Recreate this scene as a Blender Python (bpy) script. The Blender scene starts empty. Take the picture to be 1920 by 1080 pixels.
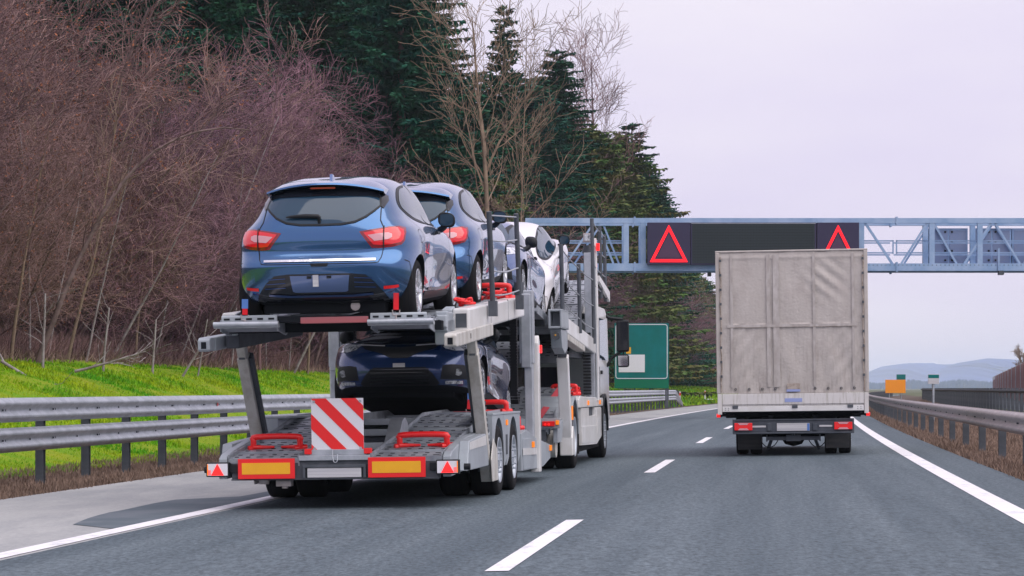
import bpy, bmesh, math, random
import numpy as np
from mathutils import Vector, Matrix
from mathutils.bvhtree import BVHTree
from mathutils.geometry import delaunay_2d_cdt
PI = math.pi
R = math.radians
# ------------------------------------------------------------------ camera, sky, sun
sc = bpy.context.scene
F = 4700.0 / 1920.0            # focal length over image width
cam_d = bpy.data.cameras.new('camera'); cam = bpy.data.objects.new('camera', cam_d)
sc.collection.objects.link(cam); sc.camera = cam
cam.location = (0, 0, 1.1); cam.rotation_euler = (R(90), 0, 0)
cam_d.sensor_width = 36; cam_d.lens = 36 * F
cam_d.shift_y = (728 - 540) / 1920.0
cam_d.clip_start = 0.5; cam_d.clip_end = 30000
SUN_EL, SUN_AZ = 55.0, 128.0      # azimuth from +Y (forward) towards +X
world = bpy.data.worlds.new('World'); sc.world = world; world.use_nodes = True
nt = world.node_tree; nt.nodes.clear()
wo = nt.nodes.new('ShaderNodeOutputWorld'); bg = nt.nodes.new('ShaderNodeBackground')
sky = nt.nodes.new('ShaderNodeTexSky'); sky.sky_type = 'NISHITA'; sky.sun_disc = False
sky.sun_elevation = R(SUN_EL); sky.sun_rotation = R(SUN_AZ); sky.air_density = 1.0; sky.dust_density = 3.0
tc = nt.nodes.new('ShaderNodeTexCoord')
mp = nt.nodes.new('ShaderNodeMapping'); mp.inputs['Scale'].default_value = (1.0, 1.0, 4.0)
nz = nt.nodes.new('ShaderNodeTexNoise'); nz.inputs['Scale'].default_value = 2.6; nz.inputs['Detail'].default_value = 5
rp = nt.nodes.new('ShaderNodeValToRGB')
rp.color_ramp.elements[0].position = .30; rp.color_ramp.elements[0].color = (7.3, 6.6, 8.9, 1)
rp.color_ramp.elements[1].position = .68; rp.color_ramp.elements[1].color = (9.1, 8.5, 9.5, 1)
mx = nt.nodes.new('ShaderNodeMix'); mx.data_type = 'RGBA'; mx.inputs[0].default_value = .93
nt.links.new(tc.outputs['Generated'], mp.inputs[0]); nt.links.new(mp.outputs[0], nz.inputs[0])
nt.links.new(nz.outputs[0], rp.inputs[0]); nt.links.new(sky.outputs[0], mx.inputs[6])
nt.links.new(rp.outputs[0], mx.inputs[7]); nt.links.new(mx.outputs[2], bg.inputs[0])
bg.inputs[1].default_value = 0.107
nt.links.new(bg.outputs[0], wo.inputs[0])
sun_d = bpy.data.lights.new('sun', 'SUN'); sun_d.energy = 3.0; sun_d.angle = R(85); sun_d.color = (1, .95, .88)
sun = bpy.data.objects.new('sun', sun_d); sc.collection.objects.link(sun)
_sd = Vector((math.sin(R(SUN_AZ)) * math.cos(R(SUN_EL)), math.cos(R(SUN_AZ)) * math.cos(R(SUN_EL)), math.sin(R(SUN_EL))))
sun.rotation_euler = _sd.to_track_quat('Z', 'Y').to_euler()
sc.view_settings.view_transform = 'Standard'; sc.view_settings.look = 'None'
sc.view_settings.exposure = 0.0; sc.view_settings.gamma = 1.0

# ------------------------------------------------------------------ materials
def lin(r, g, b):
    f = lambda c: (c / 255.0 / 12.92) if c <= 10 else ((c / 255.0 + .055) / 1.055) ** 2.4
    return (f(r), f(g), f(b))
MATS = {}
def mat(name, col, rough=.6, metal=0.0, coat=0.0, var=None, vscale=3.0, bump=0.0, bscale=60.0, streak=None,
        emit=0.0, rnd=0.0, spec=.5, vpos=(.4, .62), grain=0, uv=False):
    m = bpy.data.materials.new(name); m.use_nodes = True; n = m.node_tree.nodes; L = m.node_tree.links
    b = n['Principled BSDF']; b.inputs['Roughness'].default_value = rough; b.inputs['Metallic'].default_value = metal
    b.inputs['Coat Weight'].default_value = coat; b.inputs['Coat Roughness'].default_value = .03
    b.inputs['Specular IOR Level'].default_value = spec
    c = (*col, 1); b.inputs['Base Color'].default_value = c
    t = n.new('ShaderNodeTexCoord'); src = t.outputs['Object']; srcv = t.outputs['UV'] if uv else src
    if streak:
        mpn = n.new('ShaderNodeMapping'); mpn.inputs['Scale'].default_value = streak; L.new(srcv, mpn.inputs[0]); src2 = mpn.outputs[0]
    else: src2 = src
    out = None
    if var:
        x = n.new('ShaderNodeTexNoise'); x.inputs['Scale'].default_value = vscale; x.inputs['Detail'].default_value = 6
        x.inputs['Roughness'].default_value = .65; L.new(src2, x.inputs[0])
        r = n.new('ShaderNodeValToRGB'); r.color_ramp.elements[0].position = vpos[0]; r.color_ramp.elements[1].position = vpos[1]
        r.color_ramp.elements[0].color = c; r.color_ramp.elements[1].color = (*var, 1)
        L.new(x.outputs[0], r.inputs[0]); out = r.outputs[0]; L.new(out, b.inputs['Base Color'])
    if grain:
        mg = n.new('ShaderNodeMapping'); mg.inputs['Scale'].default_value = (1, .3, 1); L.new(src, mg.inputs[0])
        x = n.new('ShaderNodeTexNoise'); x.inputs['Scale'].default_value = 26; x.inputs['Detail'].default_value = 5; x.inputs['Roughness'].default_value = .8; L.new(mg.outputs[0], x.inputs[0])
        mr = n.new('ShaderNodeMapRange'); mr.inputs[1].default_value = .3; mr.inputs[2].default_value = .7; mr.inputs[3].default_value = 1 - grain; mr.inputs[4].default_value = 1 + grain
        L.new(x.outputs[0], mr.inputs[0]); h = n.new('ShaderNodeHueSaturation'); L.new(mr.outputs[0], h.inputs['Value']); L.new(out, h.inputs['Color']); out = h.outputs[0]; L.new(out, b.inputs['Base Color'])
    if rnd:
        oi = n.new('ShaderNodeObjectInfo'); h = n.new('ShaderNodeHueSaturation')
        mr = n.new('ShaderNodeMapRange'); mr.inputs[3].default_value = 1 - rnd; mr.inputs[4].default_value = 1 + rnd
        L.new(oi.outputs['Random'], mr.inputs[0]); L.new(mr.outputs[0], h.inputs['Value'])
        mr2 = n.new('ShaderNodeMapRange'); mr2.inputs[3].default_value = .5 - rnd * .06; mr2.inputs[4].default_value = .5 + rnd * .06
        L.new(oi.outputs['Random'], mr2.inputs[0]); L.new(mr2.outputs[0], h.inputs['Hue'])
        if out: L.new(out, h.inputs['Color'])
        else: h.inputs['Color'].default_value = c
        L.new(h.outputs[0], b.inputs['Base Color'])
    if bump:
        x = n.new('ShaderNodeTexNoise'); x.inputs['Scale'].default_value = bscale; x.inputs['Detail'].default_value = 4
        L.new(src, x.inputs[0]); bp = n.new('ShaderNodeBump'); bp.inputs['Strength'].default_value = bump
        bp.inputs['Distance'].default_value = .02; L.new(x.outputs[0], bp.inputs['Height']); L.new(bp.outputs[0], b.inputs['Normal'])
    if emit:
        b.inputs['Emission Color'].default_value = c; b.inputs['Emission Strength'].default_value = emit
    MATS[name] = m; return m
M = {}
M['asphalt'] = mat('asphalt', (.070, .093, .112), .75, var=(.106, .134, .156), vscale=1.0, streak=(1, 1, 1), uv=True, bump=.15, bscale=38, spec=.15, vpos=(.38, .64), grain=.6)
M['shoulder'] = mat('shoulder_concrete', (.34, .345, .35), .8, var=(.25, .26, .275), vscale=.7, streak=(1, .25, 1), bump=.1, bscale=50, grain=.12, spec=0.08)
M['patch'] = mat('asphalt_patch', (.095, .118, .140), .8, var=(.13, .15, .175), vscale=1.5, spec=0.08)
M['line'] = mat('line_paint', (.72, .71, .75), .6, var=(.42, .43, .47), vscale=7, vpos=(.52, .74), streak=(1, .35, 1), spec=0.25)
M['soil'] = mat('verge_soil', (.07, .052, .045), .95, var=(.12, .09, .075), vscale=5, bump=.8, bscale=12, spec=0.08)
M['grass_ground'] = mat('grass_ground', (.12, .24, .012), .95, var=(.22, .26, .02), vscale=1.3, bump=.6, bscale=9, spec=0.08)
M['forest_floor'] = mat('forest_floor', (.035, .026, .026), .95, var=(.06, .045, .04), vscale=1.3, spec=0.08)
M['grass'] = mat('grass_blade', (.075, .29, .008), .6, var=(.28, .38, .010), vscale=.42, vpos=(.38, .60), spec=0.08)
M['dry'] = mat('dry_grass', (.17, .12, .095), .8, var=(.27, .19, .15), vscale=2.0, spec=0.08)
M['field'] = mat('field', (.08, .10, .05), .95, var=(.11, .11, .07), vscale=.02, spec=0.08)
M['steel'] = mat('galvanised', (.34, .37, .41), .42, metal=.55, var=(.46, .49, .54), vscale=4, bump=.05)
M['steel_warm'] = mat('galvanised_dirty', (.36, .32, .325), .5, metal=.3, var=(.46, .41, .41), vscale=3, streak=(1, 1, 6))
M['steel_dark'] = mat('dark_steel', (.07, .08, .095), .6, metal=.2, var=(.10, .11, .13), vscale=5, spec=0.25)
M['gsteel'] = mat('gantry_steel', (.22, .34, .53), .5, metal=.25, var=(.33, .44, .62), vscale=1.2)
M['gpanel'] = mat('gantry_panel', (.17, .23, .38), .55, metal=.2, var=(.20, .24, .36), vscale=.8)
M['white'] = mat('white_paint', (.72, .72, .73), .38, coat=.3, var=(.60, .59, .58), vscale=1.6)
M['offwhite'] = mat('grubby_white_paint', (.52, .51, .49), .5, var=(.30, .27, .23), vscale=3.2, streak=(2, 2, .6), vpos=(.42, .75))
M['greypaint'] = mat('grey_paint', (.36, .40, .44), .42, metal=.15, var=(.29, .32, .36), vscale=2)
M['deck'] = mat('zinc_deck', (.34, .37, .41), .5, metal=.35, var=(.22, .24, .28), vscale=7, bump=.1)
M['slot'] = mat('slot_dark', (.015, .017, .022), .9, spec=0.08)
M['black'] = mat('black_plastic', (.012, .014, .018), .45, spec=0.25)
M['blackgl'] = mat('gloss_black', (.010, .012, .018), .12, coat=.3)
M['rubber'] = mat('rubber', (.018, .018, .020), .85, bump=.15, bscale=90, spec=0.08)
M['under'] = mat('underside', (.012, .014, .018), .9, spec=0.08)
M['red'] = mat('red_paint', (.75, .008, .010), .38, coat=.2)
M['redref'] = mat('red_reflector', (.80, .012, .015), .35)
M['yelref'] = mat('amber_reflector', (.85, .42, .010), .45, var=(.80, .38, .01), vscale=5)
M['whiteref'] = mat('white_reflector', (.70, .70, .76), .4)
M['redfade'] = mat('faded_red_board', (.36, .09, .10), .6, var=(.28, .10, .12), vscale=3, streak=(.3, 1, 6))
M['plate'] = mat('blank_plate', (.42, .42, .46), .45, var=(.58, .58, .60), vscale=4, streak=(.1, 1, 7))
M['amber'] = mat('amber_lamp', (.95, .25, .01), .3, emit=.35)
M['reddim'] = mat('red_lamp_glow', (.75, .010, .012), .25, coat=.5, emit=.12)
M['redlit'] = mat('red_lamp_lit', (1.0, .02, .02), .3, emit=.75)
M['led'] = mat('led_red', (1.0, .008, .02), .5, emit=1.0)
M['strap'] = mat('strap_webbing', (.62, .02, .03), .8, var=(.45, .03, .04), vscale=9, spec=0.08)
M['pink'] = mat('faded_strap', (.50, .08, .10), .8, spec=0.08)
M['chrome'] = mat('chrome', (.85, .85, .88), .08, metal=1)
M['rim'] = mat('alloy', (.62, .64, .68), .25, metal=.8)
M['truckrim'] = mat('steel_rim', (.42, .46, .52), .4, metal=.4)
M['glass'] = mat('car_glass', (.016, .045, .080), .03, coat=0, spec=.55)
M['lens'] = mat('clear_lens', (.55, .58, .62), .08, coat=1, var=(.06, .07, .08), vscale=22)
M['headlamp'] = mat('headlamp_lens', (.75, .78, .85), .10, coat=1, metal=.3, var=(.10, .11, .14), vscale=14, vpos=(.50, .62))
M['tail'] = mat('tail_lens', (.70, .008, .015), .10, coat=1, emit=.04)
M['taildark'] = mat('tail_lens_dark', (.22, .004, .010), .15, coat=1)
M['tailpink'] = mat('tail_lens_clear', (.62, .30, .34), .12, coat=1)
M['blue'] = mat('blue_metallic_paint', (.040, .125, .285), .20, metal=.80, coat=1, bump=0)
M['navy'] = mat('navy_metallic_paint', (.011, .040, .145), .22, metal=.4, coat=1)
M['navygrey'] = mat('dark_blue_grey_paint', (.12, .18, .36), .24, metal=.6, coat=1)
M['carwhite'] = mat('white_car_paint', (.76, .75, .79), .28, coat=1)
M['greensign'] = mat('green_sign_face', (.002, .135, .125), .5, var=(.003, .16, .165), vscale=.8, spec=.15)
M['greensign2'] = mat('green_sign_lower', (.002, .15, .080), .5, spec=.15)
M['orange'] = mat('orange_sign_face', (.90, .30, .005), .5)
M['led_board'] = mat('led_board', (.026, .036, .042), .5, spec=.25)
M['ledback'] = mat('led_backing', (.05, .045, .085), .5, spec=0.08)
M['ledtri'] = mat('led_centre', (.095, .055, .10), .6, spec=0.08)
M['wood'] = mat('noise_wall_wood', (.30, .16, .17), .85, var=(.40, .27, .26), vscale=.9, streak=(1, 1, .4), spec=0.08)
M['bluecloth'] = mat('blue_cloth', (.08, .19, .50), .8)
# vegetation
M['twig'] = mat('purple_brown_twig', (.27, .155, .20), .9, var=(.12, .070, .085), vscale=.45, rnd=.40, spec=0.08)
M['twig2'] = mat('brown_twig', (.24, .145, .14), .9, var=(.12, .075, .085), vscale=.45, rnd=.4, spec=0.08)
M['bark'] = mat('dull_bark', (.20, .14, .14), .95, var=(.11, .08, .075), vscale=3, spec=0.08)
M['tanbark'] = mat('tan_bark', (.27, .20, .145), .9, var=(.17, .125, .10), vscale=2.2, spec=0.08)
M['palebark'] = mat('pale_bark', (.34, .31, .32), .9, var=(.20, .17, .17), vscale=5, spec=0.08)
M['leafdead'] = mat('dead_leaf', (.30, .115, .065), .85, var=(.22, .10, .06), vscale=1, spec=0.08)
M['spruce'] = mat('spruce_needles', (.009, .068, .052), .8, var=(.034, .125, .060), vscale=.8, rnd=.30, spec=0.08)
M['olive'] = mat('olive_needles', (.07, .14, .035), .8, var=(.15, .13, .05), vscale=.7, rnd=.25, spec=0.08)
M['cone'] = mat('cone', (.24, .11, .035), .8, spec=0.08)
M['hill'] = mat('hazed_hill_forest', (.05, .11, .36), .95, spec=0.08)  # blue of the distant haze is put into the forest colour
M['farwood'] = mat('hazed_far_forest', (.015, .060, .15), .95, spec=0.08)  # haze tint painted into the needles, bluer than the trees themselves

# ------------------------------------------------------------------ helpers
COL = sc.collection
class MB:
    """collects shapes of one part, several materials"""
    def __init__(s): s.v = []; s.f = []; s.m = []; s.sm = []
    def add(s, vs, fs, mi=0, smooth=False):
        o = len(s.v); s.v.extend([tuple(p) for p in vs])
        for f in fs: s.f.append([i + o for i in f]); s.m.append(mi); s.sm.append(smooth)
    def box(s, x0, x1, y0, y1, z0, z1, mi=0, mtx=None):
        vs = [(x, y, z) for z in (z0, z1) for y in (y0, y1) for x in (x0, x1)]
        if mtx: vs = [mtx @ Vector(p) for p in vs]
        s.add(vs, [(0, 2, 3, 1), (4, 5, 7, 6), (0, 1, 5, 4), (2, 6, 7, 3), (0, 4, 6, 2), (1, 3, 7, 5)], mi)
    def beam(s, p0, p1, w, h, mi=0, up=(0, 0, 1)):
        p0 = Vector(p0); p1 = Vector(p1); d = (p1 - p0).normalized(); u = Vector(up)
        if abs(d.dot(u)) > .98: u = Vector((0, 1, 0))
        a = d.cross(u).normalized() * w / 2; b = a.cross(d).normalized() * h / 2
        vs = [p + i * a + j * b for p in (p0, p1) for i, j in ((-1, -1), (1, -1), (1, 1), (-1, 1))]
        s.add(vs, [(0, 1, 2, 3), (7, 6, 5, 4), (0, 4, 5, 1), (1, 5, 6, 2), (2, 6, 7, 3), (3, 7, 4, 0)], mi)
    def tube(s, pts, r, n=8, mi=0, cap=True):
        pts = [Vector(p) for p in pts]; rs = r if isinstance(r, (list, tuple)) else [r] * len(pts)
        vs = []; fs = []; a0 = None
        for i, p in enumerate(pts):
            d = ((pts[min(i + 1, len(pts) - 1)] - pts[max(i - 1, 0)])).normalized()
            if a0 is None:
                a0 = d.cross(Vector((0, 0, 1)) if abs(d.z) < .9 else Vector((0, 1, 0))).normalized()
            a0 = (a0 - d * a0.dot(d)).normalized(); b = d.cross(a0)
            for k in range(n):
                t = 2 * PI * k / n; vs.append(p + rs[i] * (math.cos(t) * a0 + math.sin(t) * b))
        for i in range(len(pts) - 1):
            for k in range(n):
                k2 = (k + 1) % n; fs.append((i * n + k, i * n + k2, (i + 1) * n + k2, (i + 1) * n + k))
        s.add(vs, fs, mi, True)
        if cap:
            s.add(vs[:n][::-1], [list(range(n))], mi); s.add(vs[-n:], [list(range(n))], mi)
    def prism(s, poly, axis, a0, a1, mi=0, mtx=None):
        """poly in the plane normal to axis ('x': (y,z), 'y': (x,z), 'z': (x,y))"""
        def P(p, a):
            q = {'x': (a, p[0], p[1]), 'y': (p[0], a, p[1]), 'z': (p[0], p[1], a)}[axis]
            return mtx @ Vector(q) if mtx else q
        n = len(poly); vs = [P(p, a0) for p in poly] + [P(p, a1) for p in poly]
        fs = [list(range(n))[::-1], list(range(n, 2 * n))] + [(i, (i + 1) % n, n + (i + 1) % n, n + i) for i in range(n)]
        s.add(vs, fs, mi)
    def lathe(s, prof, axis_pt, n=32, mi=0, smooth=True):
        """prof: (offset along x, radius) around the x axis at axis_pt"""
        vs = []; fs = []; cx, cy, cz = axis_pt; m = len(prof)
        for k in range(n):
            t = 2 * PI * k / n
            for a, r in prof: vs.append((cx + a, cy + r * math.cos(t), cz + r * math.sin(t)))
        for k in range(n):
            k2 = (k + 1) % n
            for i in range(m - 1): fs.append((k * m + i, k * m + i + 1, k2 * m + i + 1, k2 * m + i))
        s.add(vs, fs, mi, smooth)
    def mesh(s, name, mats):
        me = bpy.data.meshes.new(name); me.from_pydata([tuple(p) for p in s.v], [], s.f)
        for m_ in (mats if isinstance(mats, (list, tuple)) else [mats]): me.materials.append(M[m_] if isinstance(m_, str) else m_)
        me.polygons.foreach_set('material_index', s.m); me.polygons.foreach_set('use_smooth', s.sm)
        me.update(); bm = bmesh.new(); bm.from_mesh(me); bmesh.ops.recalc_face_normals(bm, faces=bm.faces); bm.to_mesh(me); bm.free()
        return me
    def build(s, name, mats, parent=None, bevel=0):
        o = bpy.data.objects.new(name, s.mesh(name, mats)); COL.objects.link(o)
        if parent: o.parent = parent
        if bevel:
            b = o.modifiers.new('bevel', 'BEVEL'); b.width = bevel; b.segments = 2; b.limit_method = 'ANGLE'; b.angle_limit = R(50)
        return o
def tag(o, label, cat, group=None, kind=None):
    if label: o['label'] = label
    if cat: o['category'] = cat
    if group: o['group'] = group
    if kind: o['kind'] = kind
    return o
def empty(name, mtx, label, cat, group=None):
    o = bpy.data.objects.new(name, None); COL.objects.link(o); o.empty_display_size = .3
    o.matrix_world = mtx; return tag(o, label, cat, group)
def copy_tree(o, parent=None):
    c = o.copy(); COL.objects.link(c); c.parent = parent
    for ch in KIDS.get(o.name, [x for x in o.children]): copy_tree(ch, c)
    return c
KIDS = {}
def linkmesh(name, me, parent=None):
    o = bpy.data.objects.new(name, me); COL.objects.link(o); o.parent = parent; return o
def npmesh(name, V, Q, mats, smooth=False, midx=None):
    """V (n,3), Q (m,k) faces of equal size"""
    me = bpy.data.meshes.new(name); V = np.asarray(V, np.float32); Q = np.asarray(Q, np.int32); k = Q.shape[1]
    me.vertices.add(len(V)); me.vertices.foreach_set('co', V.ravel())
    me.loops.add(Q.size); me.loops.foreach_set('vertex_index', Q.ravel())
    me.polygons.add(len(Q)); me.polygons.foreach_set('loop_start', np.arange(0, Q.size, k, dtype=np.int32))
    me.polygons.foreach_set('loop_total', np.full(len(Q), k, np.int32))
    for m_ in mats: me.materials.append(M[m_])
    if midx is not None: me.polygons.foreach_set('material_index', np.asarray(midx, np.int32))
    me.polygons.foreach_set('use_smooth', np.full(len(Q), smooth, bool))
    me.update(calc_edges=True); me.validate(); return me
def cr(pts, n, closed=False):
    """Catmull-Rom through points, n samples per span"""
    P = [Vector(p) for p in pts]; N = len(P); out = []
    for i in range(N if closed else N - 1):
        if closed: a, b, c, d = P[i - 1], P[i], P[(i + 1) % N], P[(i + 2) % N]
        else: a, b, c, d = P[max(i - 1, 0)], P[i], P[i + 1], P[min(i + 2, N - 1)]
        for k in range(n):
            t = k / n; out.append(.5 * ((2 * b) + (c - a) * t + (2 * a - 5 * b + 4 * c - d) * t * t + (3 * b - a - 3 * c + d) * t ** 3))
    if not closed: out.append(P[-1])
    return out

# ------------------------------------------------------------------ road geometry
RB, RC, SLOPE = .101, .000123, .016
YC = 350.0
def cx(Y):
    return RB * Y + RC * Y * Y if Y < YC else RB * YC + RC * YC * YC + (RB + 2 * RC * YC) * (Y - YC)
def road_pt(q, Y, dz=0.0):
    return (cx(Y) + q, Y, SLOPE * q + dz)
def at(px, Y):      # world X seen at column px of the 1920 wide photograph at depth Y
    return (px - 960) / 4700.0 * Y
def ribbon(name, q0, q1, Y0, Y1, dz, m, dY=2.0, label=None, kind='structure', nq=1):
    n = max(2, int((Y1 - Y0) / dY)); ys = [Y0 + (Y1 - Y0) * i / n for i in range(n + 1)]
    V = [road_pt(q0 + (q1 - q0) * j / nq, Y, dz) for Y in ys for j in range(nq + 1)]
    Q = [(i * (nq + 1) + j, i * (nq + 1) + j + 1, (i + 1) * (nq + 1) + j + 1, (i + 1) * (nq + 1) + j) for i in range(n) for j in range(nq)]
    me = npmesh(name, V, Q, [m]); uvl = me.uv_layers.new(name='UVMap'); QY = [(q0 + (q1 - q0) * j / nq, Y) for Y in ys for j in range(nq + 1)]
    for lp in me.loops: a_ = QY[lp.vertex_index]; uvl.data[lp.index].uv = (a_[0] * 1.3, a_[1] * .035)
    o = linkmesh(name, me); 
    if kind: o['kind'] = kind
    if label: o['label'] = label
    return o
QL, QD, QR = -5.45, -1.68, 2.09
def smooth(a, b, x):
    t = min(1, max(0, (x - a) / (b - a))); return t * t * (3 - 2 * t)
def terrain(q, Y):
    fade = 1 - smooth(260, 380, Y)
    z = SLOPE * max(-9.0, min(q, 9.0)) - .035
    if q < -10: 
        base = 1.95 - .75 * smooth(50, 260, Y)
        z += (base * smooth(-10, -17.5, q)) * (fade * .9 + .1) if q < -10 else 0
        z += .10 * max(0, -17.5 - max(q, -90)) * fade
    if q > 3.0: z += -.25 * smooth(3.0, 5.2, q) * (1 - smooth(5.6, 8.0, q))
    if q > 24: z -= .02 * min(60, q - 24)
    return z
def build_ground():
    qs = [-6000, -2500, -1000, -500, -250, -130, -90, -60, -45, -34, -26, -21, -18.5, -17.5, -16.8, -16, -15, -14, -13, -12, -11.3, -10.6, -10, -9, -8.4, -5,
          0, 2.6, 3, 3.4, 4, 4.6, 5.2, 5.8, 6.6, 7.4, 8.2, 10, 16, 20, 24, 30, 45, 80, 150, 300, 700, 1500, 3000, 6000]
    ys = [-40, 0] + [i for i in range(6, 120, 2)] + [i for i in range(120, 360, 8)] + [400, 470, 600, 900, 1500, 2500, 4500, 9000]
    rnd = random.Random(3); V = []; Q = []; mi = []
    for Y in ys:
        for q in qs:
            j = rnd.uniform(-.06, .06) if (-17 < q < -10.8 and Y > 5) else 0
            V.append((cx(Y) + q, Y, terrain(q, Y) + j))
    n = len(qs)
    for i in range(len(ys) - 1):
        for k in range(n - 1):
            Q.append((i * n + k, i * n + k + 1, (i + 1) * n + k + 1, (i + 1) * n + k)); qm = (qs[k] + qs[k + 1]) / 2
            if ys[i] > 380: mi.append(3)
            elif qm < -17: mi.append(2)
            elif qm < -10.3: mi.append(1)
            elif qm < 9: mi.append(0)
            else: mi.append(3)
    o = linkmesh('ground', npmesh('ground', V, Q, ['soil', 'grass_ground', 'forest_floor', 'field'], True, mi)); o['kind'] = 'structure'
build_ground()
ribbon('road', -5.30, 2.85, -10, 420, 0.0, 'asphalt', 3)
ribbon('road_shoulder', -8.6, -5.30, -10, 420, 0.0, 'shoulder', 3)
ribbon('opposite_road', 8.6, 19.5, -10, 420, -.05, 'asphalt', 6)
ribbon('edge_line', QL - .10, QL + .10, -5, 400, .005, 'line', 2)
ribbon('edge_line', QR - .11, QR + .11, -5, 400, .005, 'line', 2)
ribbon('edge_line', 9.0, 9.15, -5, 400, -.045, 'line', 5)
for k in range(-2, 20):
    y1 = 21.4 + 18 * k
    ribbon('lane_marking', QD - .075, QD + .075, y1 - 6, y1, .005, 'line', 1.5)
def shoulder_patch():
    # darker repair of the shoulder, tapering at both ends
    V = []; Q = []
    pts = [(21.2, -5.60), (22.0, -6.15), (24.2, -6.42), (27, -6.45), (27.6, -5.9), (31, -5.7), (33, -5.58)]
    ys = np.linspace(21.2, 33, 60)
    for Y in ys:
        w = np.interp(Y, [p[0] for p in pts], [p[1] for p in pts]) + .02 * math.sin(Y * 2.1)
        V.append(road_pt(-5.555, Y, .004)); V.append(road_pt(min(w, -5.56), Y, .004))
    for i in range(len(ys) - 1): Q.append((2 * i, 2 * i + 2, 2 * i + 3, 2 * i + 1))
    o = linkmesh('shoulder_patch', npmesh('shoulder_patch', V, Q, ['patch'])); o['kind'] = 'structure'
shoulder_patch()

# ------------------------------------------------------------------ guardrails
W_PROF = [(.0, -.155), (.0, -.150), (.035, -.135), (.082, -.095), (.082, -.062), (.020, -.020), (.020, .020), (.082, .062), (.082, .095), (.035, .135), (.0, .150), (.0, .155)]
def guardrail(name, label, q, Y0, Y1, heights, side, m_b, m_p, dY, post_w=.11, cap_h=0, end=None, lowpost=0, red=False, post_in=.04, prof=W_PROF, depth=.07):
    root = empty(name, Matrix.Translation(road_pt(q, Y0)), label, 'guardrail')
    o0 = Vector(road_pt(q, Y0)); inv = lambda p: Vector(p) - o0
    n = max(2, int((Y1 - Y0) / 1.5)); beams = []
    for hz in heights:
        vs = []; fs = []; np_ = len(prof)
        for i in range(n + 1):
            Y = Y0 + (Y1 - Y0) * i / n; drop = 0
            if end and Y > Y1 - end: t = (Y - (Y1 - end)) / end; drop = t * (hz - .1)
            c = Vector(road_pt(q, Y)); 
            for (d, z) in prof: vs.append(inv(c + Vector((side * (d + depth), 0, hz + z - drop))))
        for i in range(n):
            for k in range(np_ - 1): fs.append((i * np_ + k, i * np_ + k + 1, (i + 1) * np_ + k + 1, (i + 1) * np_ + k))
        b = MB(); b.add(vs, fs, 0, True)
        ob = b.build('rail_beam', m_b, root)
        s = ob.modifiers.new('solid', 'SOLIDIFY'); s.thickness = .006; s.offset = 0
        bolt = MB(); k = 0; Y = Y0 + .7
        while Y < min(Y1 - (end or 0), Y0 + 60):
            c = inv(road_pt(q, Y)) + Vector((side * (.022 + depth), 0, hz))
            for dz in ((0,) if k % 2 else (-.04, .0, .04)):
                for dy in ((0,) if k % 2 else (-.06, .06)):
                    bolt.box(c.x - .012, c.x + .012, c.y + dy - .012, c.y + dy + .012, c.z + dz - .012, c.z + dz + .012)
            Y += dY / 2; k += 1
        bb = bolt.build('bolt_row', 'steel_dark', ob)
    me = None; Y = Y0 + .4; cnt = 0; H = heights[-1] + .12 + cap_h
    while Y < Y1 - (end or 0) * .5 and cnt < 98:
        if me is None:
            b = MB(); w = post_w
            b.box(-.055, .055, -w / 2, -w / 2 + .008, -.35 - lowpost, H); b.box(-.055, .055, w / 2 - .008, w / 2, -.35 - lowpost, H)
            b.box(-.055, -.047, -w / 2 + .008, w / 2 - .008, -.35 - lowpost, H - .002)
            for hz in heights: b.box(.0, side * depth, -.035, .035, hz - .06, hz + .06)
            p = b.build('post', m_p, root); me = p.data
            p.rotation_euler.z = -R(5)
        else: p = linkmesh('post', me, root); p.rotation_euler.z = -R(5)
        p.location = inv(road_pt(q, Y)) - Vector((side * post_in * 0, 0, 0)); Y += dY; cnt += 1
    return root
guardrail('guardrail', 'double beam galvanised guardrail along the grass bank on the left', -9.72, 22, 176, (.60, .98), 1, 'steel', 'steel_dark', 2.15, end=6)
g = guardrail('guardrail', 'single beam dull guardrail on the brown median verge beside the right lane', 3.45, 22, 330, (.56,), -1, 'steel_warm', 'steel_dark', 4.0)
# median rail of the opposite road, a box section on close posts
BOXP = [(-.05, -.05), (.09, -.05), (.09, .05), (-.05, .05), (-.05, -.05)]
guardrail('guardrail', 'black topped guardrail on close posts at the far side of the median', 8.0, 55, 250, (.86,), -1, 'black', 'steel_dark', 2.0, prof=BOXP, lowpost=.2)
ref = MB()
for Y, hz in ((43.0, .98), ):
    c = Vector(road_pt(-9.72, Y)); ref.add([c + Vector((.105, -.07, hz + .06)), c + Vector((.105, .07, hz + .085)), c + Vector((.105, .07, hz - .085)), c + Vector((.105, -.07, hz - .06))], [(0, 1, 2, 3)])
    ref.add([c + Vector((.098, -.07, hz + .06)), c + Vector((.098, .07, hz + .085)), c + Vector((.098, .07, hz - .085)), c + Vector((.098, -.07, hz - .06))], [(3, 2, 1, 0)])
tag(ref.build('reflector', 'redref'), 'small red reflector fixed on the upper beam of the left guardrail', 'reflector')

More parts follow.
